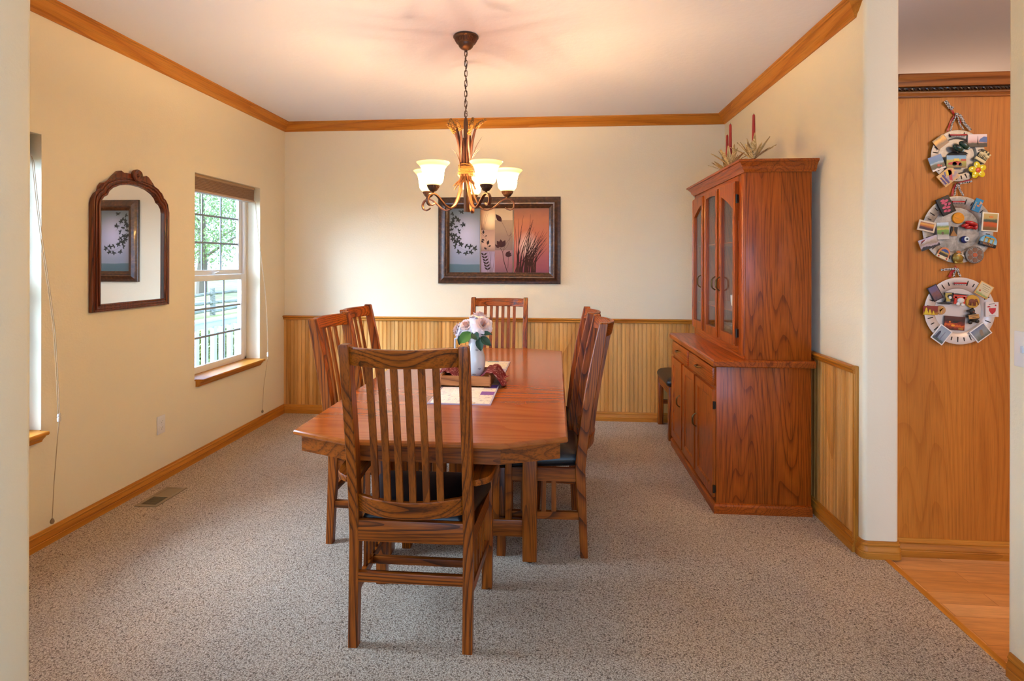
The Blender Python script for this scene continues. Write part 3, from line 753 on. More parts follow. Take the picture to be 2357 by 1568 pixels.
# crockery behind the glass
def mug(name, x, y, z, lab, group):
    t = thing(name, lab, 'cup', (x, y, z), rnd.uniform(0, 6), group)
    MB().lathe([(0, .003), (.028, .003), (.030, 0), (.033, .004), (.037, .03), (.039, .075), (.0375, .0755), (.035, .03), (.030, .008), (0, .007)], 20).build('cup_body', M_CERAMIC, t)
    MB().tube([(.036, 0, .06), (.055, 0, .062), (.062, 0, .042), (.054, 0, .022), (.036, 0, .018)], .0045, 7).build('cup_handle', M_CERAMIC, t)
zs = 1.562
for k, (y, n) in enumerate(((3.52, 2), (3.86, 2))):
    for j in range(n):
        mug('coffee_cup', 1.24, y, zs+.0005+j*.079, ('upper' if j else 'lower') + ' white cup of the stacked pair behind the %s glass door' % ('nearest' if k == 0 else 'middle'), 'white cups in the hutch')
for k, (y, lab) in enumerate(((3.53, 'white cup on the middle shelf behind the nearest glass door'), (3.90, 'white cup on the middle shelf behind the middle glass door'))):
    mug('coffee_cup', 1.24, y, 1.1325, lab, 'white cups in the hutch')
def plate_stack(y, n, lab, grp):
    me = None
    for j in range(n):
        if me is None:
            o = MB().lathe([(0, 0), (.06, 0), (.065, .003), (.10, .012), (.102, .0135), (.098, .014), (.064, .006), (0, .005)], 28).build('dinner_plate', M_CERAMIC); me = o
        else: o = me.copy(); COL.objects.link(o)
        o.location = (1.26, y, .909+j*.0085); tag(o, lab, 'plate', grp)
plate_stack(3.53, 11, 'white plate in the stack behind the nearest glass door', 'plates stacked behind the nearest glass door')
plate_stack(3.90, 13, 'white plate in the stack behind the middle glass door', 'plates stacked behind the middle glass door')

# candlesticks with dried husks on the hutch
M_HUSK = wood('dried_husk', '#e6cf98', '#d8ba7c', '#b08c50', 'z', freq=20, rough=.7)
M_WAX = plain('red_wax', '#9a1f18', .35, Subsurface_Weight=.1, Subsurface_Radius=(.01, .003, .002))
def candlestick(x, y, lab, clab, seed, hc):
    r_ = random.Random(seed); zt = 2.0185
    t = thing('candlestick', lab, 'candlestick', (x, y, zt))
    MB().lathe([(0, 0), (.03, 0), (.032, .004), (.022, .012), (.010, .02), (.009, .05), (.014, .066), (.016, .085), (.013, .086), (.0115, .075), (0, .075)], 18).build('turned_base', plain('cherry_stick', '#6e2f14', .35), t)
    for k in range(17):
        a = k*2.4+r_.uniform(-.3, .3); tilt = r_.uniform(.12, 1.0); L = r_.uniform(.11, .165); wd = r_.uniform(.009, .015)
        d = Vector((cos(a)*sin(tilt), sin(a)*sin(tilt), cos(tilt))); sd_ = Vector((-sin(a), cos(a), 0))
        base = Vector((cos(a)*.012, sin(a)*.012, .05))
        m = MB(); rings = []
        for i in range(7):
            u = i/6; p = base+d*(L*u)+Vector((0, 0, -.03*u*u*sin(tilt))); wv = wd*sin(pi*min(.97, u*.85+.15))**.7*(1+.12*(i % 2))
            nn = d.cross(sd_)*.003
            rings.append([p+sd_*wv, p+nn, p-sd_*wv, p-nn*.3])
        m.loft(rings).build('husk_leaf', M_HUSK, t, smooth=40)
    c = thing('taper_candle', clab, 'candle', (x, y, zt+.0755))
    h = hc-zt-.0755
    MB().lathe([(0, 0), (.0108, 0), (.0106, h*.3), (.008, h*.94), (.0068, h*.985), (.003, h), (0, h)], 14).build('wax_taper', M_WAX, c)
    MB().tube([(0, 0, h-.003), (.001, 0, h+.008)], .0009, 5).build('wick', plain('wick', '#4a3a26', .9), c)
candlestick(1.20, 3.455, 'dried-husk candlestick nearest the viewer on top of the hutch', 'tall red taper candle standing apart, on the right', 1, 2.338)
candlestick(1.134, 3.69, 'dried-husk candlestick in the middle of the hutch top', 'red taper candle in front of the shorter-looking one', 2, 2.338)
candlestick(1.203, 3.985, 'dried-husk candlestick farthest back on the hutch top', 'red taper candle partly hidden behind another candle', 3, 2.334)

# ------------------------------------------------------------------ things on the table
def runner_mat():
    t = NT('patchwork_runner'); v = t.coords()
    sn = t.n('ShaderNodeVectorMath', operation='SNAP'); sn.inputs[1].default_value = (.075, .075, 10); t.l(v, sn.inputs[0])
    wn = t.n('ShaderNodeTexWhiteNoise'); t.l(sn.outputs[0], wn.inputs['Vector'])
    r = t.ramp(wn.outputs[0], [(0, '#f0e6d4'), (.3, '#8a5ba8'), (.38, '#f2e2d2'), (.62, '#6f9a88'), (.67, '#f2e8dc'), (.86, '#e0c496'), (.94, '#d0bcdc')], 'CONSTANT')
    n = t.noise(v, 70, 3, .7); r2 = t.ramp(n, [(.34, (.62, .60, .68)), (.46, (1, 1, 1)), (.62, (1.05, 1.0, .95))])
    col = t.mix(1, r.outputs[0], r2.outputs[0], 'MULTIPLY')
    b = t.bsdf(Roughness=.85); t.l(col, b.inputs['Base Color']); t.bump(b, n, .5, .003); return t.m
t = thing('table_runner', 'patchwork quilted runner with cream, purple and green squares on the table', 'table runner', (-.457, 3.12, TZ))
MB().bb(-.148, .148, -.553, .553, .0005, .0045, .002).build('quilted_top', runner_mat(), t)
MB().sweep([(-.152, -.557), (.152, -.557), (.152, .557), (-.152, .557)], [(0, .0003), (.008, .0003), (.008, .0055), (0, .0055)], up, closed=True).build('binding', plain('runner_binding', '#b9a7b4', .85), t, smooth=0)
RT = TZ+.0058
M_TRAYW = lambda ax: wood('acacia_tray', '#c27d46', '#ad6a34', '#7c4720', ax, freq=14, rough=.5, pores=.25)
tray = thing('serving_tray', 'small wooden tray with a finger hole in its end, under the flower vase', 'tray', (-.482, 3.035, RT))
hx, hy, hh, th = .131, .135, .058, .011
MB().bb(-hx, hx, -hy, hy, 0, .008, .001).build('tray_floor', M_TRAYW('y'), tray)
for s in (-1, 1):
    oval = [(cos(-a)*.022, .036+sin(-a)*.011) for a in [2*pi*k/20 for k in range(20)]]
    MB().slab([(-hx, .0), (hx, .0), (hx, hh-.006), (hx-.006, hh), (-hx+.006, hh), (-hx, hh-.006)], [oval], th, frame_xz(0, s*(hy-th/2)+th/2, 0)).build('tray_end', M_TRAYW('x'), tray, smooth=0)
    MB().bb(s*hx-th/2, s*hx+th/2, -hy+.001, hy-.001, 0, hh+.008, .003).build('tray_side', M_TRAYW('y'), tray)
def bandana():
    t = NT('red_bandana'); v = t.coords(); vo = t.n('ShaderNodeTexVoronoi', feature='DISTANCE_TO_EDGE'); t.l(v, vo.inputs[0]); vo.inputs['Scale'].default_value = 30
    n = t.noise(v, 60, 3); r = t.ramp(vo.outputs['Distance'], [(.03, '#c79a90'), (.07, '#7c1220')]); r2 = t.ramp(n, [(.48, (0, 0, 0)), (.56, (1, 1, 1))])
    col = t.mix(r2.outputs[0], '#7c1220', r.outputs[0]); b = t.bsdf(Roughness=.8); t.l(col, b.inputs['Base Color']); return t.m
M_BANDANA = bandana()
def cloth(u, v):
    # u runs from the left rim over the tray to the right and down to the table, v across
    x = -.16+.40*u
    w_ = .5+.5*sin(u*9+v*2.0)
    y = -.105+.20*v+.02*sin(u*7)
    if x < -.118: z = .066+.012*w_+(x+.118)*.35
    elif x < -.10: z = .066
    elif x < .10: z = .012+.010*w_+.05*max(0, 1-abs(x+.10)/.05)+.05*max(0, 1-abs(x-.10)/.06)
    elif x < .150: z = .074+.006*w_
    else: z = .072-(x-.150)*1.0+.008*w_
    return Vector((x if x < .15 else .15+(x-.15)*.62+.01*sin(v*7), y+(.06*v-.02 if x > .13 else 0), max(z, .010 if abs(x) < .12 else .006)))
o = MB().grid(cloth, 48, 16).build('red_bandana', M_BANDANA)
o.location = (-.482, 3.035, RT); md = o.modifiers.new('thickness', 'SOLIDIFY'); md.thickness = .0015; md.offset = 1
tag(o, 'red paisley bandana lining the tray and hanging over its right side', 'napkin')
vase = thing('pitcher_vase', 'white ceramic pitcher vase holding pale pink roses', 'vase', (-.452, 3.045, RT+.030))
MB().lathe([(0, 0), (.040, 0), (.044, .004), (.053, .035), (.0585, .075), (.058, .10), (.050, .135), (.040, .165), (.0345, .185), (.0355, .205), (.038, .213), (.036, .214), (.033, .203), (.031, .185), (.036, .165), (.046, .135), (0, .10)], 32).build('vase_body', M_CERAMIC, vase)
MB().tube(catmull([(-.036, 0, .205), (-.075, 0, .209), (-.108, 0, .208), (-.113, 0, .197), (-.112, 0, .14), (-.104, 0, .09), (-.058, 0, .07)], 5), .0055, 8).build('vase_handle', M_CERAMIC, vase)
m = MB()
for (a, z) in ((-1.2, .152), (-.75, .118), (-1.5, .02), (-1.0, .05)):
    for k in range(3):
        r_ = .0592 if z < .1 else (.052 if z < .13 else .047)
        p = Vector((cos(a)*r_, sin(a)*r_, z)); tv = Vector((-sin(a), cos(a), 0)); uv = Vector((0, 0, 1))
        m.tube([p+tv*(-.010+.002*k)+uv*(.001*k), p+uv*(.004-.004*k), p+tv*(.010-.002*k)+uv*(-.001*k)], .0006, 5)
m.build('sketched_motif', plain('charcoal_glaze', '#55504a', .4), vase)
PET = [plain('petal_heart', '#f7c6b0', .6), plain('petal_middle', '#f8d8cc', .6), plain('petal_outer', '#f8e6e4', .6), plain('petal_edge', '#f6eef0', .6)]
def rose(pos, axis, size, lab, seed, stem_to):
    r_ = random.Random(seed); k_ = size/.05
    t = thing('rose', lab, 'flower', pos, 0, None)
    q = Vector((0, 0, 1)).rotation_difference(Vector(axis).normalized()).to_matrix().to_4x4()
    bl = None
    for layer, (n, r0, op0, ln, hc, mi) in enumerate(((3, .003, .05, .020, .010, 0), (4, .006, .22, .022, .008, 0), (5, .009, .42, .025, .005, 1), (6, .012, .68, .028, .001, 1), (6, .015, .95, .031, -.003, 2), (7, .017, 1.25, .034, -.007, 2), (6, .018, 1.6, .036, -.011, 3))):
        m = MB()
        for k in range(n):
            a0 = 2*pi*k/n+layer*.7+r_.uniform(-.18, .18); op = op0+r_.uniform(-.12, .12); L = ln*r_.uniform(.9, 1.1); ph = r_.uniform(0, 6)
            hw_ = (2*pi/n)*.78
            def f(u, v, a0=a0, op=op, L=L, ph=ph):
                th_ = (v-.5)*2; w_ = hw_*math.sin(min(1, .25+u*.9)*pi*.62)
                # rises steeply, then folds outward at the lip
                bend = op*.55+op*.75*u*u
                rr = r0+L*u*sin(bend)*(1-.10*th_*th_); z = -.014+hc*.3+L*u*cos(bend)-.006*th_*th_*u+hc*u
                rr += .0022*u*sin(th_*5+ph); z += .0028*u*u*sin(th_*7+ph)
                an = a0+th_*w_
                return q @ Vector((cos(an)*rr*k_, sin(an)*rr*k_, z*k_))
            m.grid(f, 7, 8)
        o = m.build('petals' if bl else 'blossom', PET[mi], bl or t, smooth=60)
        if bl is None: bl = o
    e = Vector(stem_to)-Vector(pos); c = q @ Vector((0, 0, -.012))
    MB().tube(catmull([c, c+(q @ Vector((0, 0, -.03))), e*.6+Vector((0, 0, .01)), e], 5), .0022, 7).build('stem', M_GREEN, t)
    return t
def leaf_on(t, p, d, nrm, L, W_, col):
    d = Vector(d).normalized(); nv = Vector(nrm); nv = (nv-d*nv.dot(d)).normalized(); sv = d.cross(nv)
    def f(u, v):
        w2 = W_*math.sin(pi*min(.995, max(.005, u)))**.75*(1-.25*u); s_ = (v-.5)*2
        return Vector(p)+d*(L*u)+sv*(w2*s_)+nv*(-.012*abs(s_)*-.6+.02*u*(1-u)-.012*u*u+.0015*sin(u*22)*abs(s_))
    return MB().grid(f, 10, 6).build('leaf', leaf_mat(col[0], col[1], col[2]) if col[0] not in bpy.data.materials else bpy.data.materials[col[0]], t, smooth=60)
VT = Vector((-.452, 3.045, RT+.19))
rs = [rose((-.400, 3.005, 1.092), (.35, -.75, .45), .064, 'largest pale pink rose, facing forward on the right of the vase', 4, VT+Vector((.008, 0, 0))),
      rose((-.500, 3.03, 1.083), (-.35, -.6, .55), .056, 'pale pink rose left of the large forward-facing one', 5, VT+Vector((-.008, .004, 0))),
      rose((-.432, 3.06, 1.132), (.0, .15, 1), .060, 'pale pink rose at the top of the bouquet, seen edge-on', 6, VT+Vector((0, .01, 0))),
      rose((-.560, 3.06, 1.055), (-.8, -.1, .25), .046, 'smallest pale pink rose at the far left of the bouquet', 7, VT+Vector((-.012, .0, 0)))]
G1 = ('leaf_light', '#5f9038', '#3c7028'); G2 = ('leaf_dark', '#2a5230', '#1c3c24')
o4 = lambda t, p: Vector(p)-t.location
for t_, p, d, nrm, L, W_, c in ((rs[1], (-.470, 3.00, 1.045), (-.45, -.35, -.45), (-.1, -1, .35), .085, .036, G1), (rs[1], (-.515, 3.02, 1.03), (-.3, -.2, -.75), (-.5, -1, .1), .06, .022, G2),
        (rs[0], (-.455, 2.99, 1.045), (.35, -.4, -.35), (0, -1, .5), .06, .026, G2), (rs[0], (-.42, 2.99, 1.02), (.15, -.3, -.9), (0, -1, 0), .075, .026, G2), (rs[0], (-.41, 2.99, 1.022), (.75, -.3, -.55), (0, -1, .3), .075, .024, G2), (rs[0], (-.41, 2.99, 1.035), (.95, -.2, .12), (0, -.8, .8), .062, .018, G2),
        (rs[2], (-.44, 3.03, 1.06), (-.1, -.5, -.5), (0, -1, .3), .06, .024, G2), (rs[3], (-.53, 3.05, 1.04), (.3, -.3, -.6), (0, -1, .3), .05, .016, G2)):
    leaf_on(t_, o4(t_, p), d, nrm, L, W_, c)

# ------------------------------------------------------------------ chandelier
def chandelier():
    cx, cy = -.522, 3.14
    t = thing('chandelier', 'bronze wheat-sheaf chandelier with five lit bell-shaped glass shades', 'chandelier', (cx, cy, 1.724))
    zz = lambda z: z-1.724
    MB().lathe([(0, zz(H)), (.069, zz(H)), (.073, zz(2.735)), (.073, zz(2.729)), (.068, zz(2.724)), (.065, zz(2.721)), (.053, zz(2.699)), (.050, zz(2.695)), (.046, zz(2.694)), (.045, zz(2.690)), (.040, zz(2.678)), (.031, zz(2.668)), (.018, zz(2.661)), (.009, zz(2.658)), (.007, zz(2.648)), (0, zz(2.648))], 40).build('ceiling_canopy', M_BRONZE, t)
    m = MB()
    for k in range(40):
        a = 2*pi*k/40; m.tube([(cos(a)*.0645, sin(a)*.0645, zz(2.719)), (cos(a)*.0538, sin(a)*.0538, zz(2.700))], .0022, 5)
    m.build('canopy_fluting', M_BRONZE2, t)
    # chain with the lamp wire threaded through
    n = 13; za, zb = 2.655, 2.275; st = (za-zb)/n
    for k in range(n):
        zc = za-(k+.5)*st; ov = []
        for i in range(16):
            a = 2*pi*i/16; u = cos(a)*.0075; v = sin(a)*.0075+math.copysign(.0115, sin(a)) if abs(sin(a)) > 1e-6 else 0
            ov.append((u if k % 2 == 0 else 0, 0 if k % 2 == 0 else u, zz(zc)+v))
        MB().tube(ov, .0019, 6, loop=True).build('chain_link', M_BRONZE, t)
    MB().tube([(.006*sin(k*1.3), .005*cos(k*1.1), zz(2.66-.385*k/24)) for k in range(25)], .0019, 6).build('lamp_wire', plain('brown_wire', '#3a2a20', .6), t)
    MB().lathe([(0, 0), (.0105, 0), (.0105, zz(1.80)), (.013, zz(1.81)), (.013, zz(2.24)), (.009, zz(2.262)), (.004, zz(2.27)), (0, zz(2.275))], 12).build('centre_rod', M_BRONZE, t)
    MB().tube([(cos(a)*.008, 0, zz(2.283)+sin(a)*.011) for a in [2*pi*k/14 for k in range(14)]], .002, 6, loop=True).build('loop_ring', M_BRONZE, t)
    # stalks, heads and blades
    r_ = random.Random(5)
    for bx, bz, tx, tz, dy in ((-.077, 2.232, -.112, 2.260, .03), (-.045, 2.196, -.088, 2.256, -.03), (-.052, 2.166, -.097, 2.222, -.05), (-.018, 2.176, -.042, 2.240, -.06), (.016, 2.232, .030, 2.294, .06), (.060, 2.224, .120, 2.268, .02), (.062, 2.198, .104, 2.236, -.03), (.028, 2.150, .058, 2.216, -.07)):
        sx = math.copysign(.020+abs(bx)*.12, bx); sy = dy*.35
        B = Vector((bx, dy, zz(bz))); T = Vector((tx, dy*1.5, zz(tz)))
        s = MB().tube(catmull([(sx, sy, zz(1.93)), (sx*1.05, sy*1.1, zz(2.03)), (sx*.5+bx*.45, (sy+dy)*.55, zz(2.03+(bz-2.03)*.6)), B, B+(T-B)*.2], 6), .0062, 8).build('wheat_stalk', M_BRONZE2, t)
        h = MB(); d = (T-B); L = d.length; d.normalize()
        pts = [B+d*(L*u)+Vector((0, 0, -.006*u*u)) for u in [k/8 for k in range(9)]]
        h.tube(pts, [.003, .0075, .0095, .010, .0098, .009, .0075, .005, .0015], 8)
        q = Vector((0, 0, 1)).rotation_difference(d)
        for k in range(7):
            for j in range(4):
                a = j*pi/2+k*.8; c = B+d*(L*(.12+.12*k)) + (q @ Vector((cos(a), sin(a), 0)))*(.0085*(1-.05*k))
                h.ball(c, .0042, 6, 5, (1, 1, 1.8), q.to_euler())
        h.build('wheat_head', M_WHEAT, s, smooth=60)
    def blade(p, mat):
        pts = catmull(p, 6); nn = len(pts)
        MB().tube(pts, [.0062*(1-(i/(nn-1))**2.2)+.0006 for i in range(nn)], prof=[(.45, 0), (0, 1), (-.45, 0), (0, -1)]).build('wheat_blade', mat, t, smooth=20)
    for sx, zt_, ex, dy in ((-.032, 2.09, -.082, -.02), (-.026, 2.125, -.030, -.05), (.034, 2.085, .078, -.02), (.030, 2.105, .088, .03), (.034, 2.165, .092, .02), (-.03, 2.15, -.065, .04), (-.006, 2.19, -.012, -.045), (.012, 2.14, .02, -.05)):
        blade([(sx*.8, dy*.5, zz(1.93)), (sx, dy*.8, zz(2.01)), (sx+(ex-sx)*.35, dy, zz(2.01+(zt_-2.01)*.55)), (ex, dy*1.5, zz(zt_))], M_BRONZE2)
    for k in range(11):
        a = 2*pi*k/11; MB().tube([(cos(a)*.027, sin(a)*.027, zz(1.925)), (cos(a)*.025, sin(a)*.025, zz(1.98)), (cos(a)*.022, sin(a)*.022, zz(2.06)), (cos(a)*.016, sin(a)*.016, zz(2.15))], [.007, .007, .006, .002], 7).build('sheaf_stem', M_BRONZE2, t)
    for k in range(22):
        a = k*2.4; f = r_.uniform(.55, 1); e = zz(1.842+r_.uniform(0, .045))
        MB().tube([(cos(a)*.026, sin(a)*.026, zz(1.945)), (cos(a)*.034, sin(a)*.034, zz(1.91)), (cos(a)*(.03+.045*f), sin(a)*(.03+.045*f), e)], [.0032, .003, .0026], 6).build('straw_end', M_BRONZE2, t)
    m = MB()
    for k in range(16):
        zc = zz(1.940+.046*k/15); tilt = r_.uniform(-.007, .007); ph = r_.uniform(0, 6); rr = .041+r_.uniform(-.0015, .0025)
        m.tube([(cos(a)*rr, sin(a)*rr, zc+tilt*sin(a+ph)*1.6) for a in [2*pi*i/28 for i in range(28)]], .0026, 5, loop=True)
    m.lathe([(0, zz(1.940)), (.0385, zz(1.940)), (.0385, zz(1.986)), (0, zz(1.986))], 24)
    m.build('twine_band', M_TWINE, t)
    # arms
    Rr = .247
    pth = [(.020, 1.955), (.028, 1.90), (.045, 1.83), (.075, 1.765), (.115, 1.737), (.155, 1.747), (.188, 1.772), (.218, 1.797), (.247, 1.806), (.273, 1.798), (.288, 1.776), (.284, 1.752), (.268, 1.741), (.248, 1.745), (.235, 1.754)]
    PROFA = [(.38, -.9), (.5, -.3), (.42, 0), (.5, .3), (.38, .9), (-.38, .9), (-.38, -.9)]
    for k in range(5):
        a = pi/2+2*pi*k/5      # one arm points straight back
        u = Vector((cos(a), sin(a), 0)); side_ = Vector((-sin(a), cos(a), 0))
        pts = catmull([(u.x*r, u.y*r, zz(z)) for r, z in pth], 6); nn = len(pts)
        rings = []
        for i, p in enumerate(pts):
            tg = (pts[min(i+1, nn-1)]-pts[max(i-1, 0)]).normalized(); nv = side_.cross(tg)
            sc = .0095*(1 if i < nn*.85 else 1-.45*(i-nn*.85)/(nn*.15))
            rings.append([p+nv*(x*sc)+side_*(y*sc) for x, y in PROFA])
        arm_ = MB().loft(rings).build('scroll_arm', M_BRONZE2, t, smooth=30)
        c = (u.x*Rr, u.y*Rr, 0)
        MB().lathe([(0, zz(1.803)), (.007, zz(1.803)), (.010, zz(1.809)), (.006, zz(1.815)), (.018, zz(1.820)), (.026, zz(1.829)), (.028, zz(1.835)), (.0345, zz(1.851)), (.0335, zz(1.853)), (0, zz(1.849))], 24, c).build('candle_cup', M_BRONZE, arm_)
        m = MB()
        for j in range(24):
            b = 2*pi*j/24; m.tube([(c[0]+cos(b)*.0288, c[1]+sin(b)*.0288, zz(1.8355)), (c[0]+cos(b)*.0342, c[1]+sin(b)*.0342, zz(1.8495))], .0018, 5)
        m.build('cup_fluting', M_BRONZE2, arm_)
        sh = MB().lathe([(.0345, 0), (.045, .008), (.0525, .022), (.0565, .045), (.0585, .068), (.0635, .09), (.0745, .107), (.088, .120), (.0905, .1245)], 40, cap=False).build('glass_shade', M_SHADE, arm_, smooth=60)
        if sum(p.normal.x*p.center.x+p.normal.y*p.center.y for p in sh.data.polygons) < 0: sh.data.flip_normals()
        rim = MB().tube([(cos(q)*.0895, sin(q)*.0895, .1245) for q in [2*pi*i/40 for i in range(40)]], .0017, 8, loop=True).build('shade_rim', plain('amber_glass_rim', '#f3d8a4', .2), arm_); rim.location = (c[0], c[1], zz(1.851))
        sh.location = (c[0], c[1], zz(1.851))
        bulb = MB().lathe([(0, 0), (.012, 0), (.012, .016), (.016, .026), (.014, .034), (0, .037)], 14, (c[0], c[1], zz(1.852))).build('light_bulb', emis('lamp_filament_glow', (1.0, .72, .42), 14), arm_)
        MB().lathe([(0, .116), (.014, .1162), (.017, .119), (.013, .1225), (0, .124)], 16, (c[0], c[1], zz(1.852))).build('light_blocker', plain('blocker_metal', '#c9c6c0', .3, .6), arm_)  # added disc over the bulb light, blocks its steep upward light
        pl = bpy.data.lights.new('bulb_light', 'POINT'); pl.energy = LAMP_E; pl.color = LAMP_C; pl.shadow_soft_size = .012
        lo = bpy.data.objects.new('bulb_light', pl); COL.objects.link(lo); lo.location = (cx+c[0], cy+c[1], 1.851+.100)
    return t
chandelier()

# ------------------------------------------------------------------ framed picture on the back wall
def picture():
    yw = YB-.003
    t = thing('framed_picture', 'wide dark-framed botanical triptych print hanging on the back wall', 'picture', (-.5235, yw, 1.629))
    X0, Z0 = -.5235, 1.629
    hw, hh, fw = .563, .397, .103
    fm = NT('mottled_bronze_frame'); n = fm.noise(fm.coords(), 40, 4); r = fm.ramp(n, [(.3, '#2c1a10'), (.6, '#4d2f1c'), (.75, '#6b4529')])
    b = fm.bsdf(Roughness=.34, Metallic=.25, Coat_Weight=.3); fm.l(r.outputs[0], b.inputs['Base Color'])
    PR = [(0, 0), (0, .020), (.006, .026), (.018, .028), (.040, .036), (.055, .042), (.066, .040), (.074, .030), (.080, .028), (.088, .024), (.096, .018), (.103, .014), (.103, 0)]
    MB().sweep([(-hw, -hh), (hw, -hh), (hw, hh), (-hw, hh)], PR, lambda u, v, h: (u, -h, v), closed=True).build('frame', fm.m, t, smooth=25)
    MB().bb(-hw+fw-.004, hw-fw+.004, -.008, -.002, -hh+fw-.004, hh-fw+.004).build('backing', plain('picture_backing', '#1a1210', .7), t, smooth=0)
    def U(x, y): return (-.4585+(x-287)/1513*.917, .296-(y-303)/1007*.592)
    def pmat(name, stops, ax=1, sc=3, amt=.25, lo=-.3, hi=.3, blob=None):
        m = NT(name); v = m.coords(); sp = m.n('ShaderNodeSeparateXYZ'); m.l(v, sp.inputs[0])
        mr = m.n('ShaderNodeMapRange'); m.l(sp.outputs[ax], mr.inputs[0]); mr.inputs[1].default_value = lo; mr.inputs[2].default_value = hi
        nz = m.noise(v, sc, 4, .6); ad = m.n('ShaderNodeMath', operation='MULTIPLY_ADD'); m.l(nz, ad.inputs[0]); ad.inputs[1].default_value = amt; m.l(mr.outputs[0], ad.inputs[2])
        sb = m.n('ShaderNodeMath', operation='SUBTRACT'); m.l(ad.outputs[0], sb.inputs[0]); sb.inputs[1].default_value = amt*.5
        r = m.ramp(sb.outputs[0], stops); col = r.outputs[0]
        if blob:
            bx, bz, br, bc = blob
            su = m.n('ShaderNodeVectorMath', operation='SUBTRACT'); m.l(v, su.inputs[0]); su.inputs[1].default_value = (bx, 0, bz)
            ml = m.n('ShaderNodeVectorMath', operation='MULTIPLY'); m.l(su.outputs[0], ml.inputs[0]); ml.inputs[1].default_value = (1, 0, .8)
            ln = m.n('ShaderNodeVectorMath', operation='LENGTH'); m.l(ml.outputs[0], ln.inputs[0])
            m2 = m.n('ShaderNodeMapRange', interpolation_type='SMOOTHSTEP'); m.l(ln.outputs['Value'], m2.inputs[0]); m2.inputs[1].default_value = 0; m2.inputs[2].default_value = br; m2.inputs[3].default_value = 1; m2.inputs[4].default_value = 0
            col = m.mix(m2.outputs[0], col, bc)
        bs = m.bsdf(Roughness=.45); m.l(col, bs.inputs['Base Color']); return m.m
    def patch(name, x0, y0, x1, y1, mat, d=.0095):
        a, b_ = U(x0, y1), U(x1, y0)
        return MB().bb(a[0], b_[0], -d, -.0075, a[1], b_[1]).build(name, mat, t, smooth=0)
    c1 = U(540, 720)
    patch('grey_print_panel', 290, 303, 752, 1310, pmat('art_grey', [(0, '#3c5662'), (.13, '#435e6a'), (.145, '#767f92'), (.45, '#8b8fa4'), (.75, '#747d88'), (1, '#4a565e')], 2, 3, .05, blob=(c1[0], c1[1], .20, '#b4b2ca')))
    patch('sunset_print_panel', 772, 303, 982, 640, pmat('art_glow', [(0, '#7c4526'), (.3, '#c0733a'), (1, '#a85a2c')], 2, 5, .2, .1, .29, blob=(*U(920, 470), .13, '#f5d9a6')))
    patch('tan_print_panel', 772, 640, 982, 978, pmat('art_tan', [(0, '#7a5a55'), (.3, '#b98f77'), (1, '#a37a66')], 2, 6, .25, -.1, .1))
    patch('lilac_print_panel', 772, 978, 982, 1310, pmat('art_lilac', [(0, '#7f6a7d'), (.5, '#94809a'), (1, '#8d7890')], 2, 6, .2, -.3, -.1))
    patch('cream_print_panel', 982, 303, 1250, 490, pmat('art_cream', [(0, '#c0a382'), (1, '#b49b7a')], 2, 6, .3, .18, .3))
    patch('taupe_print_panel', 982, 490, 1250, 960, pmat('art_taupe', [(0, '#74544c'), (.5, '#7d5f50'), (1, '#9a7c60')], 2, 6, .25, -.1, .18))
    patch('plum_print_panel', 982, 960, 1250, 1310, pmat('art_plum', [(0, '#6d3440'), (.5, '#8a5056'), (1, '#8d5f62')], 2, 6, .2, -.3, -.1))
    patch('orange_print_panel', 1272, 303, 1800, 1310, pmat('art_orange', [(0, '#7e2233'), (.25, '#9a3a3a'), (.55, '#b5562a'), (.8, '#b05a24'), (1, '#7c4028')], 2, 3, .3, blob=(*U(1480, 900), .13, '#e0b8a8')))
    for x in (762, 1261):
        a, b_ = U(x-9, 1310), U(x+9, 303); MB().bb(a[0], b_[0], -.013, -.0075, a[1], b_[1], .001).build('divider_strip', plain('divider_bronze', '#7d6a5a', .3, .5), t)
    lay = [0]
    def leafy(m, x, y, ang, L, W_):
        lay[0] += 1; e = lay[0]*4e-6
        p = Vector(U(x, y)); d = Vector((cos(ang), sin(ang))); s = Vector((-d.y, d.x)); q = []
        for u, w_ in ((0, .03), (.2, .7), (.45, 1), (.75, .6), (1, .0)): q.append((p+d*(L*u)+s*(W_*w_)))
        for u, w_ in ((.75, .6), (.45, 1), (.2, .7)): q.append((p+d*(L*u)-s*(W_*w_)))
        m.loft([[(a.x, -.0104-e, a.y) for a in q], [(a.x, -.0100, a.y) for a in q]])
    def stroke(m, pts, w0, w1):
        lay[0] += 1; e = lay[0]*4e-6
        pp = catmull([(*U(x, y), 0) for x, y in pts], 5); n_ = len(pp)
        A, B = [], []
        for i, p in enumerate(pp):
            tg = (pp[min(i+1, n_-1)]-pp[max(i-1, 0)]).normalized(); s = Vector((-tg.y, tg.x, 0))*((w0+(w1-w0)*i/(n_-1))/2)
            A.append(p+s); B.append(p-s)
        ring = A+B[::-1]
        for i in range(n_-1):
            m.loft([[(q.x, -.0104-e, q.y) for q in (A[i], A[i+1], B[i+1], B[i])], [(q.x, -.0100, q.y) for q in (A[i], A[i+1], B[i+1], B[i])]])
    r_ = random.Random(8)
    m = MB()
    cl = [(345, 385), (470, 350), (400, 440), (350, 475), (420, 490), (345, 525), (385, 580), (495, 560), (425, 660), (310, 560), (318, 650), (305, 720), (370, 720), (340, 780), (430, 775), (380, 835), (425, 825), (470, 870), (385, 900), (535, 885), (610, 910), (680, 930), (435, 980), (540, 995), (620, 990)]
    for x, y in cl:
        k = r_.choice((3, 4, 5)); a0 = r_.uniform(0, 6.28)
        for j in range(k): leafy(m, x, y, a0+j*1.15+r_.uniform(-.2, .2), r_.uniform(.024, .032), r_.uniform(.0062, .0085))
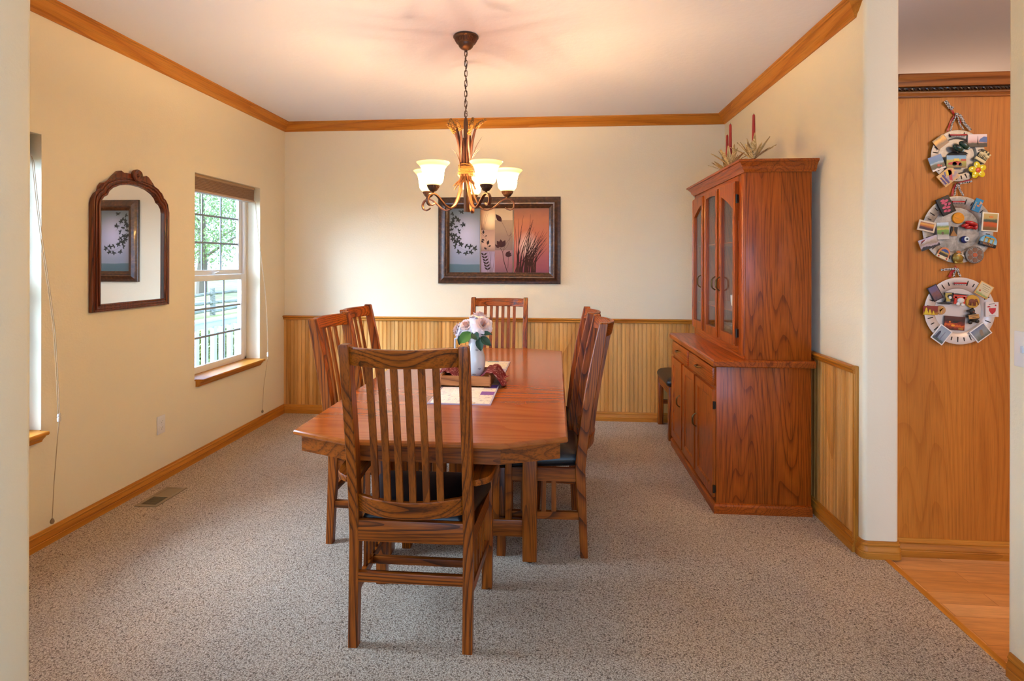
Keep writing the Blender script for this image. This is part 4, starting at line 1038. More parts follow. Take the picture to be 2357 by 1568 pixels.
    stroke(m, [(330, 370), (420, 520), (470, 600), (515, 640)], .0008, .0008); stroke(m, [(300, 600), (330, 740), (400, 860), (520, 960), (680, 935)], .0012, .0008)
    m.build('leaf_silhouettes', plain('ink_dark_green', '#2c302c', .95), t, smooth=0)
    m = MB()
    for x, y, a, L in ((805, 705, 1.5, .036), (835, 745, .6, .02), (780, 790, -.3, .03), (775, 810, -.7, .03), (868, 875, 1.3, .045), (885, 905, .5, .028), (860, 945, 2.6, .032), (800, 830, 2.4, .02)): leafy(m, x, y, a, L, L*.28)
    stroke(m, [(772, 690), (840, 770), (870, 860), (880, 970)], .002, .0012)
    stroke(m, [(880, 1305), (845, 1150), (800, 990)], .002, .001)
    for k in range(6):
        y = 1040+k*45
        leafy(m, 815+k*11, y, .7, .038, .008); leafy(m, 815+k*11, y, 2.4, .036, .008)
    for x0, x1 in ((905, 925), (930, 900), (945, 985), (915, 870)): stroke(m, [(x0, 1305), ((x0+x1)/2+4, 1140), (x1, 985)], .0022, .0008)
    for x0, x1 in ((790, 800), (805, 850), (785, 776), (820, 880)): stroke(m, [(x0, 638), ((x0+x1)/2-4, 500), (x1, 380)], .0018, .0006)
    m.build('leaf_silhouettes', plain('ink_dark_plum', '#33231f', .95), t, smooth=0)
    m = MB()
    leafy(m, 1085, 515, 2.25, .09, .022)
    stroke(m, [(1085, 515), (1140, 620), (1190, 740), (1240, 690)], .0018, .0014); stroke(m, [(1190, 740), (1245, 710)], .0015, .001)
    stroke(m, [(1175, 1305), (1120, 1130), (1100, 990), (1060, 920)], .007, .003); stroke(m, [(1180, 1240), (1192, 1060)], .003, .002)
    stroke(m, [(1105, 990), (1150, 860), (1248, 735)], .003, .001); stroke(m, [(1120, 960), (1190, 860), (1230, 640)], .0018, .0008)
    for a in (1.1, 1.7, 2.2): leafy(m, 1085, 915, a, .075, .022)
    for a in (.1, .45, .8): leafy(m, 1145, 1045, a, .06, .016)
    leafy(m, 1045, 925, 2.4, .05, .012)
    m.build('leaf_silhouettes', plain('ink_brown', '#3c1c1c', .95), t, smooth=0)
    m = MB()
    for k in range(52):
        x0 = 1288+r_.uniform(0, 310); x1 = x0+r_.uniform(-60, 330); y1 = 1010-r_.uniform(0, 690) if x1 < 1600 else 1000-r_.uniform(0, 380)
        x1 = max(1285, min(1775, x1)); stroke(m, [(x0, 1305), (x0+(x1-x0)*.22, 1305+(y1-1305)*.45), (x1, max(320, y1))], r_.uniform(.006, .011), .0012)
    m.build('grass_silhouettes', plain('ink_dark_brown', '#38180f', .95), t, smooth=0)
picture()

# ------------------------------------------------------------------ mirror on the left wall
def mirror():
    t = thing('wall_mirror', 'arched wall mirror in a carved dark wood frame with a rosette on top', 'mirror', (XL+.002, 3.13, 1.57))
    ho = [(.303, -.42), (.303, .185), (.296, .212), (.278, .24), (.256, .258), (.249, .285), (.233, .307), (.212, .311), (.183, .326), (.152, .360), (.118, .391), (.098, .397), (.078, .388), (.060, .390)]
    hi = [(.250, -.378), (.253, .170), (.246, .2), (.226, .226), (.203, .238), (.190, .262), (.160, .287), (.110, .309), (.055, .321)]
    full = lambda h, top=None: h+([top] if top else [])+[(-x, y) for x, y in h[::-1]]
    OU, IN = full(ho), full(hi, (0, .324))
    MM = Matrix(((0, 0, 1, 0), (1, 0, 0, 0), (0, 1, 0, 0), (0, 0, 0, 1)))
    sc = lambda h, dx, dy: [(x-math.copysign(dx, x) if abs(x) > .01 else x, y-(dy if y > 0 else -dy)) for x, y in h]
    mw = wood('mahogany_frame', '#74371a', '#622b13', '#3c1a0c', 'z', freq=12, rough=.32, coat=.3, pores=.3)
    MB().slab(OU, [IN], .020, MM).build('frame', mw, t, smooth=25)
    m = MB()
    IN2 = [(x*1.0, y) for x, y in IN]
    def tubeframe(off, r, x):
        pts = []
        for (px, py) in IN2:
            l = math.hypot(px, py+.05); pts.append((x, px*(1+off/ max(abs(px), .12)) if abs(px) > .02 else px, py+off*(1 if py > 0 else -1)))
        m.tube(pts, r, 8, loop=True)
    tubeframe(.006, .007, .022); tubeframe(.024, .006, .021); tubeframe(.037, .0045, .020)
    m.build('inner_moulding', mw, t, smooth=50)
    MB().lathe([(0, 0), (.037, 0), (.038, .016), (.034, .022), (.027, .018), (.020, .017), (.015, .020), (.010, .017), (.007, .024), (0, .027)], 28, (.018, .012, .384), Matrix.Rotation(pi/2, 4, 'Y')).build('rosette', mw, t)
    mt = NT('mirror_silver'); mt.bsdf(Base_Color=(.93, .94, .92, 1), Metallic=1.0, Roughness=.015)
    MB().slab([(x*1.02, y+.004 if y > 0 else y-.004) for x, y in IN], [], .003, MM @ Matrix.Translation((0, 0, .008))).build('mirror_glass', mt.m, t, smooth=0)
mirror()

# ------------------------------------------------------------------ small fittings
def outlet():
    t = thing('wall_outlet', 'white double electrical outlet low on the left wall', 'outlet', (XL, 3.385, .368))
    MB().bb(-.001, .006, -.036, .036, -.0585, .0585, .003).build('cover_plate', M_PLASTIC, t)
    for s in (-1, 1):
        f = MB().bb(.004, .0075, -.017, .017, s*.0205-.0145, s*.0205+.0145, .003).build('receptacle', M_PLASTIC, t)
        m = MB()
        for y in (-.0065, .0065): m.bb(.0068, .0078, y-.001, y+.001, s*.0205-.001, s*.0205+.008)
        m.lathe([(0, 0), (.0024, 0), (.0024, .001), (0, .001)], 10, (.0069, 0, s*.0205-.008), Matrix.Rotation(pi/2, 4, 'Y'))
        m.build('slots', plain('outlet_slots', '#4a423c', .6), f, smooth=0)
    MB().lathe([(0, 0), (.003, 0), (.0025, .0015), (0, .002)], 10, (.006, 0, 0), Matrix.Rotation(pi/2, 4, 'Y')).build('screw', M_PLASTIC, t)
outlet()
def vent():
    t = thing('floor_register', 'tan metal floor register set in the carpet by the left wall', 'vent', (-2.388, 3.155, 0))
    mt = plain('tan_register_enamel', '#8f7a5e', .45)
    MB().slab([(-.068, -.135), (.068, -.135), (.068, .135), (-.068, .135)], [[(-.046, -.112), (.046, -.112), (.046, -.006), (-.046, -.006)], [(-.046, .006), (.046, .006), (.046, .112), (-.046, .112)]], .004, Matrix.Translation((0, 0, .001))).build('register_frame', mt, t, smooth=0)
    MB().bb(-.05, .05, -.116, .116, .0003, .001).build('duct_opening', plain('duct_black', '#120d0a', .8), t, smooth=0)
    for k in range(9):
        y = -.102+k*.0115; MB().box((0, y, .0024), (.092, .0022, .0034)).build('louvre', mt, t, smooth=0)
    for k in range(9):
        y = .014+k*.0115; MB().box((0, y, .0026), (.092, .0105, .0012), 0, (R(12), 0, 0)).build('louvre', mt, t, smooth=0)
vent()
def switch():
    t = thing('light_switch', 'white light switch plate at the right edge of the picture', 'light switch', (1.578, 1.965, 1.143))
    MB().bb(-.006, .001, -.058, .058, -.0605, .0605, .003).build('cover_plate', M_PLASTIC, t)
    for y in (-.023, .023):
        MB().bb(-.010, -.004, y-.005, y+.005, -.012, .012, .002).build('toggle', plain('switch_toggle', '#c9ccd4', .4), t)
        MB().bb(-.0066, -.005, y-.008, y+.008, -.016, .016, .001).build('toggle_collar', M_PLASTIC, t)
switch()

# ------------------------------------------------------------------ tall kitchen cabinet with the plate display
def cabinet():
    t = thing('tall_cabinet', 'tall birch-panelled cabinet side with rope-trimmed cornice in the kitchen', 'cabinet', (0, 0, 0))
    MB().bb(1.664, 3.0, 2.852, 3.5, 0, 2.25).build('side_panel', M_PANEL, t, smooth=0)
    ax = lambda a: oak(a)
    cm = wood('cabinet_cornice', '#a3632a', '#8f511f', '#6b3812', 'x', freq=9, rough=.3, coat=.3, pores=.25)
    K = [(0, 2.246), (.012, 2.246), (.014, 2.253), (.011, 2.258), (.016, 2.266), (.016, 2.272), (.006, 2.276), (.006, 2.296), (.018, 2.298), (.022, 2.306), (.024, 2.318), (.032, 2.332), (.036, 2.338), (.040, 2.348), (.036, 2.356), (0, 2.356)]
    MB().sweep([(1.664, 2.852), (3.0, 2.852)], [(-d, h) for d, h in K], up).bb(1.664, 3.0, 2.852, 3.5, 2.246, 2.35).build('cornice', cm, t, smooth=25)
    m = MB(); n = 90
    for s in (0, pi):
        m.tube([(1.664+1.33*k/400, 2.840+.0042*cos(k*.30*2+s), 2.286+.0042*sin(k*.30*2+s)) for k in range(401)], .0056, 6)
    m.build('rope_trim', plain('dark_rope_trim', '#2c1912', .3, Coat_Weight=.4), t)
    MB().sweep([(1.664, 2.852), (3.0, 2.852)], [(-d, h) for d, h in BASE], lambda x, y, h: (x, y, h*1.07-.008)).build('baseboard', trim('x'), t, smooth=25)
cabinet()
YP = 2.852
def galv():
    t = NT('galvanised_metal'); n = t.noise(t.coords(), 26, 4, .65, .6); r = t.ramp(n, [(.3, '#77746f'), (.7, '#b4aea8')]); r2 = t.ramp(n, [(.3, (.35, .35, .35)), (.7, (.5, .5, .5))])
    b = t.bsdf(Metallic=.65); t.l(r.outputs[0], b.inputs['Base Color']); t.l(r2.outputs[0], b.inputs['Roughness']); return t.m
M_GALV = galv(); M_GALV2 = plain('bright_galvanised', '#cfc4bd', .4, .45)
M_SLOT = plain('slot_dark', '#231712', .8)
M_RED = plain('red_satin', '#a8121c', .35)
def dots():
    t = NT('polka_ribbon'); v = t.coords((190, 190, 190), (0, pi/4, 0)); vo = t.n('ShaderNodeTexChecker'); t.l(v, vo.inputs[0]); vo.inputs['Scale'].default_value = 1
    vo.inputs[1].default_value = c4('#1c1a1a'); vo.inputs[2].default_value = c4('#cfcac6'); b = t.bsdf(Roughness=.6); t.l(vo.outputs[0], b.inputs['Base Color']); return t.m
M_DOTS = dots()
PC = {1: (1.949, 1.957, .125, .0002975, (808, 1033)), 2: (1.949, 1.597, .163, .000284, (850, 860)), 3: (1.958, 1.201, .163, .000284, (880, 822))}
def plate(i, lab, mat):
    x, z, r, sc, o = PC[i]
    t = thing('metal_plate', lab, 'plate', (x, YP, z))
    M = Matrix.Rotation(pi/2, 4, 'X')
    MB().lathe([(0, .003), (r*.66, .003), (r*.72, .012), (r*.985, .016), (r, .0155), (r, .0135), (r*.985, .013), (r*.73, .009), (r*.67, .0005), (0, .0005)], 64, (0, 0, 0), M).build('plate_body', mat, t, smooth=40)
    m = MB(); n = 30
    for k in range(n):
        a = 2*pi*k/n+.05
        if abs(((a-pi/2+pi) % (2*pi))-pi) < .22: continue
        L = .018 if k % 2 else .026
        m.box((cos(a)*r*.855, -.0146, sin(a)*r*.855), (L, .0015, .0042), 0, (0, -a, 0))
    m.build('rim_slots', M_SLOT, t, smooth=0)
    return t
plate(1, 'smallest round grey metal plate, topmost of the three hanging on the cabinet side', M_GALV)
plate(2, 'large grey metal plate in the middle of the three on the cabinet side', M_GALV)
plate(3, 'brighter metal plate, lowest of the three on the cabinet side', M_GALV2)
def strip(m, pts, wd, y0=0):
    pp = catmull([(x, 0, z) for x, z in pts], 5); n = len(pp); rings = []
    for i, p in enumerate(pp):
        tg = (pp[min(i+1, n-1)]-pp[max(i-1, 0)]).normalized(); s = Vector((-tg.z, 0, tg.x))*wd/2
        y = -.004-y0-.003*sin(i*.9)
        rings.append([(p.x+s.x, y, p.z+s.z), (p.x-s.x, y, p.z-s.z), (p.x-s.x, y-.0008, p.z-s.z), (p.x+s.x, y-.0008, p.z+s.z)])
    m.loft(rings)
def ribbon(i, lab, red, dot, bar=True):
    x, z, r, sc, o = PC[i]
    t = thing('hanging_ribbon', lab, 'ribbon', (x, YP-.002, z))
    cv = lambda P_: [((a-o[0])*sc, (o[1]-b)*sc) for a, b in P_]
    m = MB()
    for P_, w_ in red: strip(m, cv(P_), w_)
    m.build('red_satin_ribbon', M_RED, t, smooth=30)
    m = MB()
    for P_, w_ in dot: strip(m, cv(P_), w_, .0035)
    m.build('checked_ribbon', M_DOTS, t, smooth=30)
    if bar:
        w_ = .040 if i == 1 else .03
        zt = r*.80 if i == 1 else r*.83
        MB().bb(-w_, w_-.002, -.0225, -.0165, zt-.004, zt+.004, .002).build('threaded_red_loop', M_RED, t)
        MB().bb(-w_+.004, w_-.004, -.020, -.0162, zt-.009, zt-.0045, .001).build('threaded_checked_loop', M_DOTS, t)
    return t
ribbon(1, 'red and checked ribbon tied in a bow at the top of the plate display', [([(775, 360), (720, 470), (655, 625)], .008), ([(700, 250), (770, 340)], .010), ([(800, 370), (880, 500)], .006)],
       [([(615, 130), (690, 220), (740, 265)], .017), ([(780, 380), (740, 500), (700, 620)], .007), ([(800, 380), (850, 500), (900, 610)], .007), ([(840, 360), (920, 490), (1010, 620)], .013), ([(770, 350), (840, 350)], .013)])
ribbon(2, 'red and checked ribbon joining the top plate to the middle plate', [([(845, 60), (810, 150), (765, 275)], .010), ([(880, 55), (980, 30), (1060, 10)], .007)],
       [([(850, 70), (830, 170), (800, 275)], .007), ([(860, 70), (900, 170), (945, 280)], .009), ([(890, 70), (1000, 50), (1090, 30)], .008)])
ribbon(3, 'red and checked ribbon joining the middle plate to the lowest plate', [([(835, 90), (780, 160), (725, 245)], .014), ([(825, 50), (840, 100)], .007)],
       [([(590, 120), (700, 110), (830, 95)], .010), ([(840, 100), (815, 170), (790, 240)], .008), ([(850, 90), (880, 170), (900, 240)], .010)])

# magnets: local x right, y up, z out of the plate
def mag_root(i, px, py, rot, name, lab, cat='magnet', dz=.0165):
    x, z, r, sc, o = PC[i]
    t = thing(name, lab, cat, (0, 0, 0), 0, 'souvenir magnets on the metal plates')
    t.matrix_world = frame_xz(x+(px-o[0])*sc, YP-dz, z+(o[1]-py)*sc, R(rot)); return t, sc
def pic(name, stops, h, amt=.35, sc=60):
    if name in bpy.data.materials: return bpy.data.materials[name]
    m = NT(name); v = m.coords(); sp = m.n('ShaderNodeSeparateXYZ'); m.l(v, sp.inputs[0])
    mr = m.n('ShaderNodeMapRange'); m.l(sp.outputs[1], mr.inputs[0]); mr.inputs[1].default_value = -h/2; mr.inputs[2].default_value = h/2
    nz = m.noise(v, sc, 3, .6); ad = m.n('ShaderNodeMath', operation='MULTIPLY_ADD'); m.l(nz, ad.inputs[0]); ad.inputs[1].default_value = amt; m.l(mr.outputs[0], ad.inputs[2])
    sb = m.n('ShaderNodeMath', operation='SUBTRACT'); m.l(ad.outputs[0], sb.inputs[0]); sb.inputs[1].default_value = amt*.5
    r = m.ramp(sb.outputs[0], stops); b = m.bsdf(Roughness=.3); m.l(r.outputs[0], b.inputs['Base Color']); return m.m
def photo(i, px, py, w, h, rot, lab, stops, border=None, bcol='#e8e2d8', amt=.35, sc=60, shapes=(), thick=.004, name='photo_magnet', dz=.0165):
    t, s = mag_root(i, px, py, rot, name, lab, dz=dz); w *= s; h *= s; b = border or 0
    MB().bb(-w/2, w/2, -h/2, h/2, 0, thick, .0006).build('card', plain('card_'+bcol[1:], bcol, .5), t)
    MB().bb(-w/2+b, w/2-b, -h/2+b, h/2-b, thick-.0004, thick+.0004).build('picture', pic('pic_%d_%d' % (i, px), stops, h, amt, sc), t, smooth=0)
    for nm, col, pts in shapes:
        MB().loft([[(x*s, y*s, thick+.0003) for x, y in pts], [(x*s, y*s, thick+.0012) for x, y in pts]]).build(nm, plain('ink_'+col[1:], col, .4), t, smooth=0)
    return t
def disc(x, y, r, n=14, a=1): return [(x+cos(2*pi*k/n)*r, y+sin(2*pi*k/n)*r*a) for k in range(n)]
def shape(t, s, name, col, pts, z0, z1, rough=.4):
    return MB().loft([[(x*s, y*s, z0) for x, y in pts], [(x*s, y*s, z1) for x, y in pts]]).build(name, plain('paint_'+col[1:]+str(int(rough*10)), col, rough), t, smooth=0)
rc = lambda x0, y0, x1, y1: [(x0, y0), (x1, y0), (x1, y1), (x0, y1)]
# top plate
photo(1, 530, 805, 205, 170, 38, 'dark photo magnet with a yellow glow, tilted at the upper left of the top plate', [(0, '#7a4a24'), (.35, '#5a3420'), (.55, '#d89018'), (.75, '#e0a01c'), (1, '#3a2018')], bcol='#5a3826')
photo(1, 1095, 793, 290, 205, 0, 'landscape photo magnet with a dark tower and pink and blue sky, on the top plate', [(0, '#1c1418'), (.28, '#3a2426'), (.38, '#c08a90'), (.6, '#d9b9bf'), (1, '#e6d6da')], amt=.12, shapes=(('mountain', '#3a63a8', [(20, -20), (145, -30), (145, 55), (95, 62), (40, 25)]), ('tower', '#262028', [(-8, -60), (14, -60), (6, 30), (3, 78), (0, 30)]), ('skyline', '#1e1618', rc(-145, -102, 145, -48))))
photo(1, 472, 1150, 215, 240, 20, 'tilted sea-cliff photo magnet with bright blue sky at the lower left of the top plate', [(0, '#d8ccc6'), (.10, '#d8ccc6'), (.13, '#1e2620'), (.4, '#33382a'), (.5, '#9ab4c4'), (.6, '#1e74a4'), (1, '#1a68b0')], amt=.22, bcol='#c9c0b8', shapes=(('red_flowers', '#c0452a', disc(10, -45, 22)), ('red_flowers', '#c0452a', disc(45, -65, 14))))
photo(1, 765, 1132, 300, 200, 0, 'farm picture magnet with a red tractor in the middle of the top plate', [(0, '#7a5428'), (.3, '#8a8a28'), (.6, '#b8a030'), (.72, '#5a9ac0'), (1, '#4a8ec0')], amt=.2, bcol='#8a8a70', thick=.007, shapes=(('tractor_body', '#b8141c', [(-130, -50), (60, -60), (70, -10), (0, 10), (-40, 0), (-120, -20)]), ('tractor_cab', '#e8c43a', rc(-40, 0, 40, 48)), ('wheel', '#1c1614', disc(-30, -40, 34)), ('wheel', '#1c1614', disc(60, -50, 28)), ('barn', '#c0482a', rc(70, 5, 145, 40))))
photo(1, 648, 1372, 290, 225, 40, 'tilted yellow and purple graphic magnet at the bottom of the top plate', [(0, '#d8a860'), (.4, '#8c86a0'), (.55, '#dcae66'), (1, '#d0a468')], amt=.9, sc=110, bcol='#c99a58', shapes=(('purple_towers', '#4a3478', rc(-120, -80, -95, 60)), ('purple_towers', '#4a3478', rc(-75, -90, -45, 75)), ('red_wedge', '#b83040', [(5, -95), (110, 60), (60, 90), (-20, -60)]), ('yellow_face', '#e8c030', disc(45, 40, 44)), ('blue_band', '#4a5a98', [(-30, 20), (10, 90), (-5, 98), (-48, 30)])))
t, s = mag_root(1, 815, 885, 0, 'clog_magnet', 'pair of dark green clogs magnet in the centre of the top plate', dz=.012)
for dx, dy, a in ((-30, -35, -.6), (60, 10, -.75)):
    MB().ball((dx*s, dy*s, .016), 62*s, 16, 10, (1.55, .78, .85), (0, 0, a)).build('clog', plain('dark_green_lacquer', '#0f3a30', .15, Coat_Weight=.6), t)
    MB().ball(((dx-45*cos(a)*.8)*s, (dy-45*sin(a)*.8)*s, .024), 36*s, 12, 8, (1.2, .8, .6), (0, 0, a)).build('clog_opening', plain('clog_dark', '#0a1614', .4), t)
    MB().ball(((dx+62*cos(a))*s, (dy+62*sin(a))*s, .024), 24*s, 10, 6, (1, 1, .5)).build('painted_flower', plain('clog_flower', '#9ab8c0', .4), t)
t, s = mag_root(1, 815, 985, 0, 'feather_magnet', 'fan of black feathers behind the green clogs on the top plate', dz=.006)
for k in range(11):
    a = -2.75+k*.24; m = MB(); L = 165*s
    m.loft([[(cos(a)*L*u-sin(a)*wd*s, 20*s+sin(a)*L*u*.75+cos(a)*wd*s, .002+.0005*k), (cos(a)*L*u+sin(a)*wd*s, 20*s+sin(a)*L*u*.75-cos(a)*wd*s, .002+.0005*k), (cos(a)*L*u, 20*s+sin(a)*L*u*.75, .004+.0005*k)] for u, wd in ((.1, 6), (.4, 24), (.75, 22), (1, 2))])
    m.build('feather', plain('black_feather', '#14120f', .5), t, smooth=0)
t, s = mag_root(1, 1180, 1040, -32, 'safari_magnet', 'cream animal figures magnet with a name band at the right of the top plate')
MB().bb(-85*s, 90*s, -105*s, -60*s, 0, .007, .001).build('name_band', plain('cream_resin', '#e2d2a0', .5), t)
MB().loft([[(x*s, y*s, 0) for x, y in [(-70, -60), (85, -60), (100, 40), (60, 95), (-50, 95), (-75, 20)]], [(x*s, y*s, .003) for x, y in [(-70, -60), (85, -60), (100, 40), (60, 95), (-50, 95), (-75, 20)]]]).build('backing', plain('olive_dark', '#3c4030', .6), t, smooth=0)
for x, y in ((-40, 20), (10, 35), (60, 15)):
    m = MB(); m.ball((x*s, y*s, .005), 34*s, 10, 7, (1.2, .7, .5)); m.ball(((x+26)*s, (y+42)*s, .006), 16*s, 8, 6, (1, 1, .6)); m.tube([((x+18)*s, (y+8)*s, .005), ((x+26)*s, (y+44)*s, .006)], 9*s, 6)
    for k in (-22, 0, 22): m.tube([((x+k)*s, y*s, .005), ((x+k)*s, (y-62)*s, .005)], 6*s, 5)
    m.build('animal', plain('cream_resin', '#e2d2a0', .5), t)
t, s = mag_root(1, 1090, 1278, 0, 'flower_magnet', 'bright yellow five-petal flower magnet at the lower right of the top plate')
for k in range(5):
    a = pi/2+.15+k*2*pi/5; MB().ball((cos(a)*78*s, sin(a)*78*s, .008), 62*s, 14, 8, (1.05, .82, .22), (0, 0, a)).build('petal', plain('glossy_yellow', '#e6cf12', .12, Coat_Weight=.5), t)
MB().ball((0, 0, .0115), 42*s, 14, 8, (1, 1, .2)).build('flower_centre', plain('orange_red_centre', '#d84a14', .25), t)
# middle plate
photo(2, 640, 450, 225, 305, 25, 'black framed pink orchid magnet at the upper left of the middle plate', [(0, '#14100e'), (.5, '#201814'), (1, '#2c241c')], bcol='#181412', border=.008, thick=.007, shapes=tuple(('orchid_petal', '#c8486a', disc(x, y, 36, 10, .6)) for x, y in ((-20, 60), (35, 75), (10, 20), (-40, -20), (20, -40), (50, 10), (-45, -80), (0, -95), (-20, 100))))
t = photo(2, 1155, 445, 125, 225, -22, 'bright blue tag magnet reading OMAN at the upper right of the middle plate', [(0, '#0f7ab0'), (1, '#148ac0')], bcol='#1478ac', shapes=(('ship_hull', '#b87850', [(-15, 0), (48, 10), (30, -22), (0, -25)]), ('ship_mast', '#9a6a4a', rc(10, 0, 16, 60)), ('sail', '#c8a890', [(18, 10), (70, 50), (18, 80)])))
me = text_mb('OMAN', .014); o = bpy.data.objects.new('lettering', me); COL.objects.link(o); me.materials.append(plain('gold_lettering', '#c8b060', .4)); o.parent = t; o.location = (-.0105, -.008, .0047); o.rotation_euler = (0, 0, pi/2)
t, s = mag_root(2, 875, 660, 0, 'disc_magnet', 'round orange slice-like magnet in the centre of the middle plate', dz=.004)
MB().lathe([(0, 0), (98*s, 0), (98*s, .004), (92*s, .007), (0, .0075)], 36).build('orange_disc', plain('glossy_orange', '#dd8f14', .2), t)
MB().tube([(-60*s, 10*s, .0075), (10*s, -20*s, .0078), (70*s, -5*s, .0075)], .0012, 5).tube([(-50*s, 50*s, .0075), (40*s, 60*s, .0075)], .001, 5).build('segment_lines', plain('pale_orange', '#e8b050', .3), t)
t, s = mag_root(2, 1050, 775, -12, 'lobster_magnet', 'glossy red lobster magnet right of the orange disc on the middle plate', dz=.004)
M_LOB = plain('lobster_red', '#b0101c', .15, Coat_Weight=.5)
MB().ball((15*s, 25*s, .012), 62*s, 14, 10, (1.7, .62, .8), (0, 0, -.1)).build('shell', M_LOB, t)
MB().ball((-75*s, -25*s, .012), 42*s, 12, 8, (1.7, .7, .7), (0, 0, .5)).build('claw', M_LOB, t)
MB().ball((-15*s, -50*s, .012), 42*s, 12, 8, (1.7, .75, .7), (0, 0, .25)).build('claw', M_LOB, t)
MB().ball((100*s, -25*s, .010), 40*s, 10, 8, (.8, 1.1, .6)).build('tail', M_LOB, t)
MB().tube([(60*s, 0, .01), (45*s, -45*s, .01), (75*s, -60*s, .01)], .003, 6).build('legs', M_LOB, t)
photo(2, 1358, 733, 262, 322, -4, 'cream-bordered poster magnet of orange hills under mountains at the right of the middle plate', [(0, '#6a4a26'), (.2, '#7a5a2a'), (.3, '#b8501c'), (.45, '#c85c1e'), (.52, '#3c4a3a'), (.62, '#4a5a50'), (.68, '#b8a060'), (1, '#c9b070')], border=.006, bcol='#e6dfc8', amt=.12, shapes=(('orange_sun', '#d8883a', disc(10, 85, 34, 14, .55)),))
t, s = mag_root(2, 1330, 1050, -18, 'dome_magnet', 'domed BELFAST magnet with blue sky at the lower right of the middle plate')
dome = [(-135, -45), (135, -45), (128, 20), (95, 65), (45, 88), (-45, 88), (-95, 65), (-128, 20)]
MB().loft([[(x*s, y*s, 0) for x, y in dome], [(x*s, y*s, .008) for x, y in dome]]).build('dome_backing', pic('pic_belfast', [(0, '#b9c0c6'), (.35, '#8fc4dd'), (1, '#2a94cc')], .05, .1), t, smooth=0)
MB().bb(-135*s, 135*s, -100*s, -42*s, 0, .010, .001).build('name_band', plain('navy_band', '#14161e', .4), t)
for x in (-45, 35): MB().bb((x-38)*s, (x-26)*s, -40*s, 50*s, .007, .011).bb((x+26)*s, (x+38)*s, -40*s, 40*s, .007, .011).bb((x-38)*s, (x+38)*s, 30*s, 50*s, .007, .011).build('gold_arch', plain('gold_paint', '#d0a030', .35), t)
me = text_mb('BELFAST', .0135); o = bpy.data.objects.new('lettering', me); COL.objects.link(o); me.materials.append(plain('bronze_lettering', '#b07a48', .4)); o.parent = t; o.location = (0, -71*s, .0104)
t, s = mag_root(2, 980, 1025, 0, 'eye_bead', 'round dark blue eye bead magnet near the centre of the middle plate', dz=.004)
MB().ball((-8*s, -4*s, .007), 62*s, 16, 10, (1, 1, .5)).build('blue_bead', plain('cobalt_glass', '#14205c', .1), t)
MB().lathe([(0, 0), (42*s, 0), (40*s, .002), (0, .003)], 20, (6*s, 2*s, .0135)).build('white_ring', plain('bead_white', '#cfdde2', .2), t)
MB().lathe([(0, 0), (19*s, 0), (0, .002)], 14, (10*s, 4*s, .0162)).build('pupil', plain('bead_pupil', '#101c3c', .2), t)
t, s = mag_root(2, 1105, 1295, 0, 'wheel_magnet', 'round pewter wheel magnet with copper insets at the bottom right of the middle plate')
MB().lathe([(0, 0), (147*s, 0), (147*s, .006), (138*s, .008), (0, .008)], 40).build('pewter_disc', plain('pewter', '#857e78', .4, .6), t)
for k in range(6):
    a = k*pi/3+pi/6; MB().lathe([(0, 0), (40*s, 0), (38*s, .0015), (0, .001)], 16, (cos(a)*86*s, sin(a)*86*s, .0078)).build('copper_inset', plain('dull_copper', '#7a5a48', .45, .5), t)
MB().lathe([(0, 0), (38*s, 0), (36*s, .002), (0, .0025)], 18, (0, 0, .0078)).build('copper_hub', plain('bright_copper', '#b05c3c', .35, .5), t)
m = MB()
for k in range(24):
    a = k*pi/12; m.box((cos(a)*128*s, sin(a)*128*s, .0085), (.005, .0016, .0014), 0, (0, 0, a))
m.build('rim_relief', plain('pewter_dark', '#4a4542', .5, .5), t, smooth=0)
t, s = mag_root(2, 835, 1345, 0, 'lantern_magnet', 'gold and black helmet-shaped magnet at the bottom of the middle plate')
MB().ball((0, 0, .006), 88*s, 16, 10, (1, 1.15, .5)).build('gold_body', plain('old_gold', '#8f7430', .35, .6), t)
shape(t, s, 'black_visor', '#17120e', [(-55, -20), (60, -45), (50, 40), (-20, 55), (-60, 30)], .011, .014)
shape(t, s, 'silver_band', '#c4beb4', [(-60, 45), (-10, 75), (75, 50), (88, -10), (70, 20), (20, 52), (-40, 48)], .011, .0155)
MB().ball((5*s, 98*s, .008), 30*s, 10, 8, (1.2, 1, .6)).build('orange_crest', plain('crest_orange', '#b86a2a', .4), t)
MB().bb(-65*s, 65*s, -95*s, -55*s, .006, .013, .002).build('base_band', plain('old_gold2', '#a58a3c', .35, .6), t)
t, s = mag_root(2, 615, 1262, -25, 'arch_magnet', 'arched orange-topped night scene magnet at the lower left of the middle plate')
MB().bb(-100*s, 100*s, -105*s, -55*s, 0, .009, .001).build('cream_base', plain('cream_base', '#d8c8a0', .5), t)
arc = [(-95, -55), (95, -55), (95, 20), (70, 70), (25, 98), (-25, 98), (-70, 70), (-95, 20)]
MB().loft([[(x*s, y*s, 0) for x, y in arc], [(x*s, y*s, .006) for x, y in arc]]).build('orange_arch', plain('orange_arch', '#c87a48', .5), t, smooth=0)
MB().loft([[(x*.78*s, (y*.78-12)*s, .005) for x, y in arc], [(x*.78*s, (y*.78-12)*s, .0075) for x, y in arc]]).build('night_scene', pic('pic_arch', [(0, '#201814'), (.4, '#3a2a1c'), (.55, '#c0a040'), (.62, '#2a4a8c'), (1, '#1c3c80')], .05, .2), t, smooth=0)
for x in (-70, 70): MB().ball((x*s, -80*s, .009), 16*s, 8, 6, (1, 1, .4)).build('red_dot', plain('red_dot', '#b83828', .4), t)
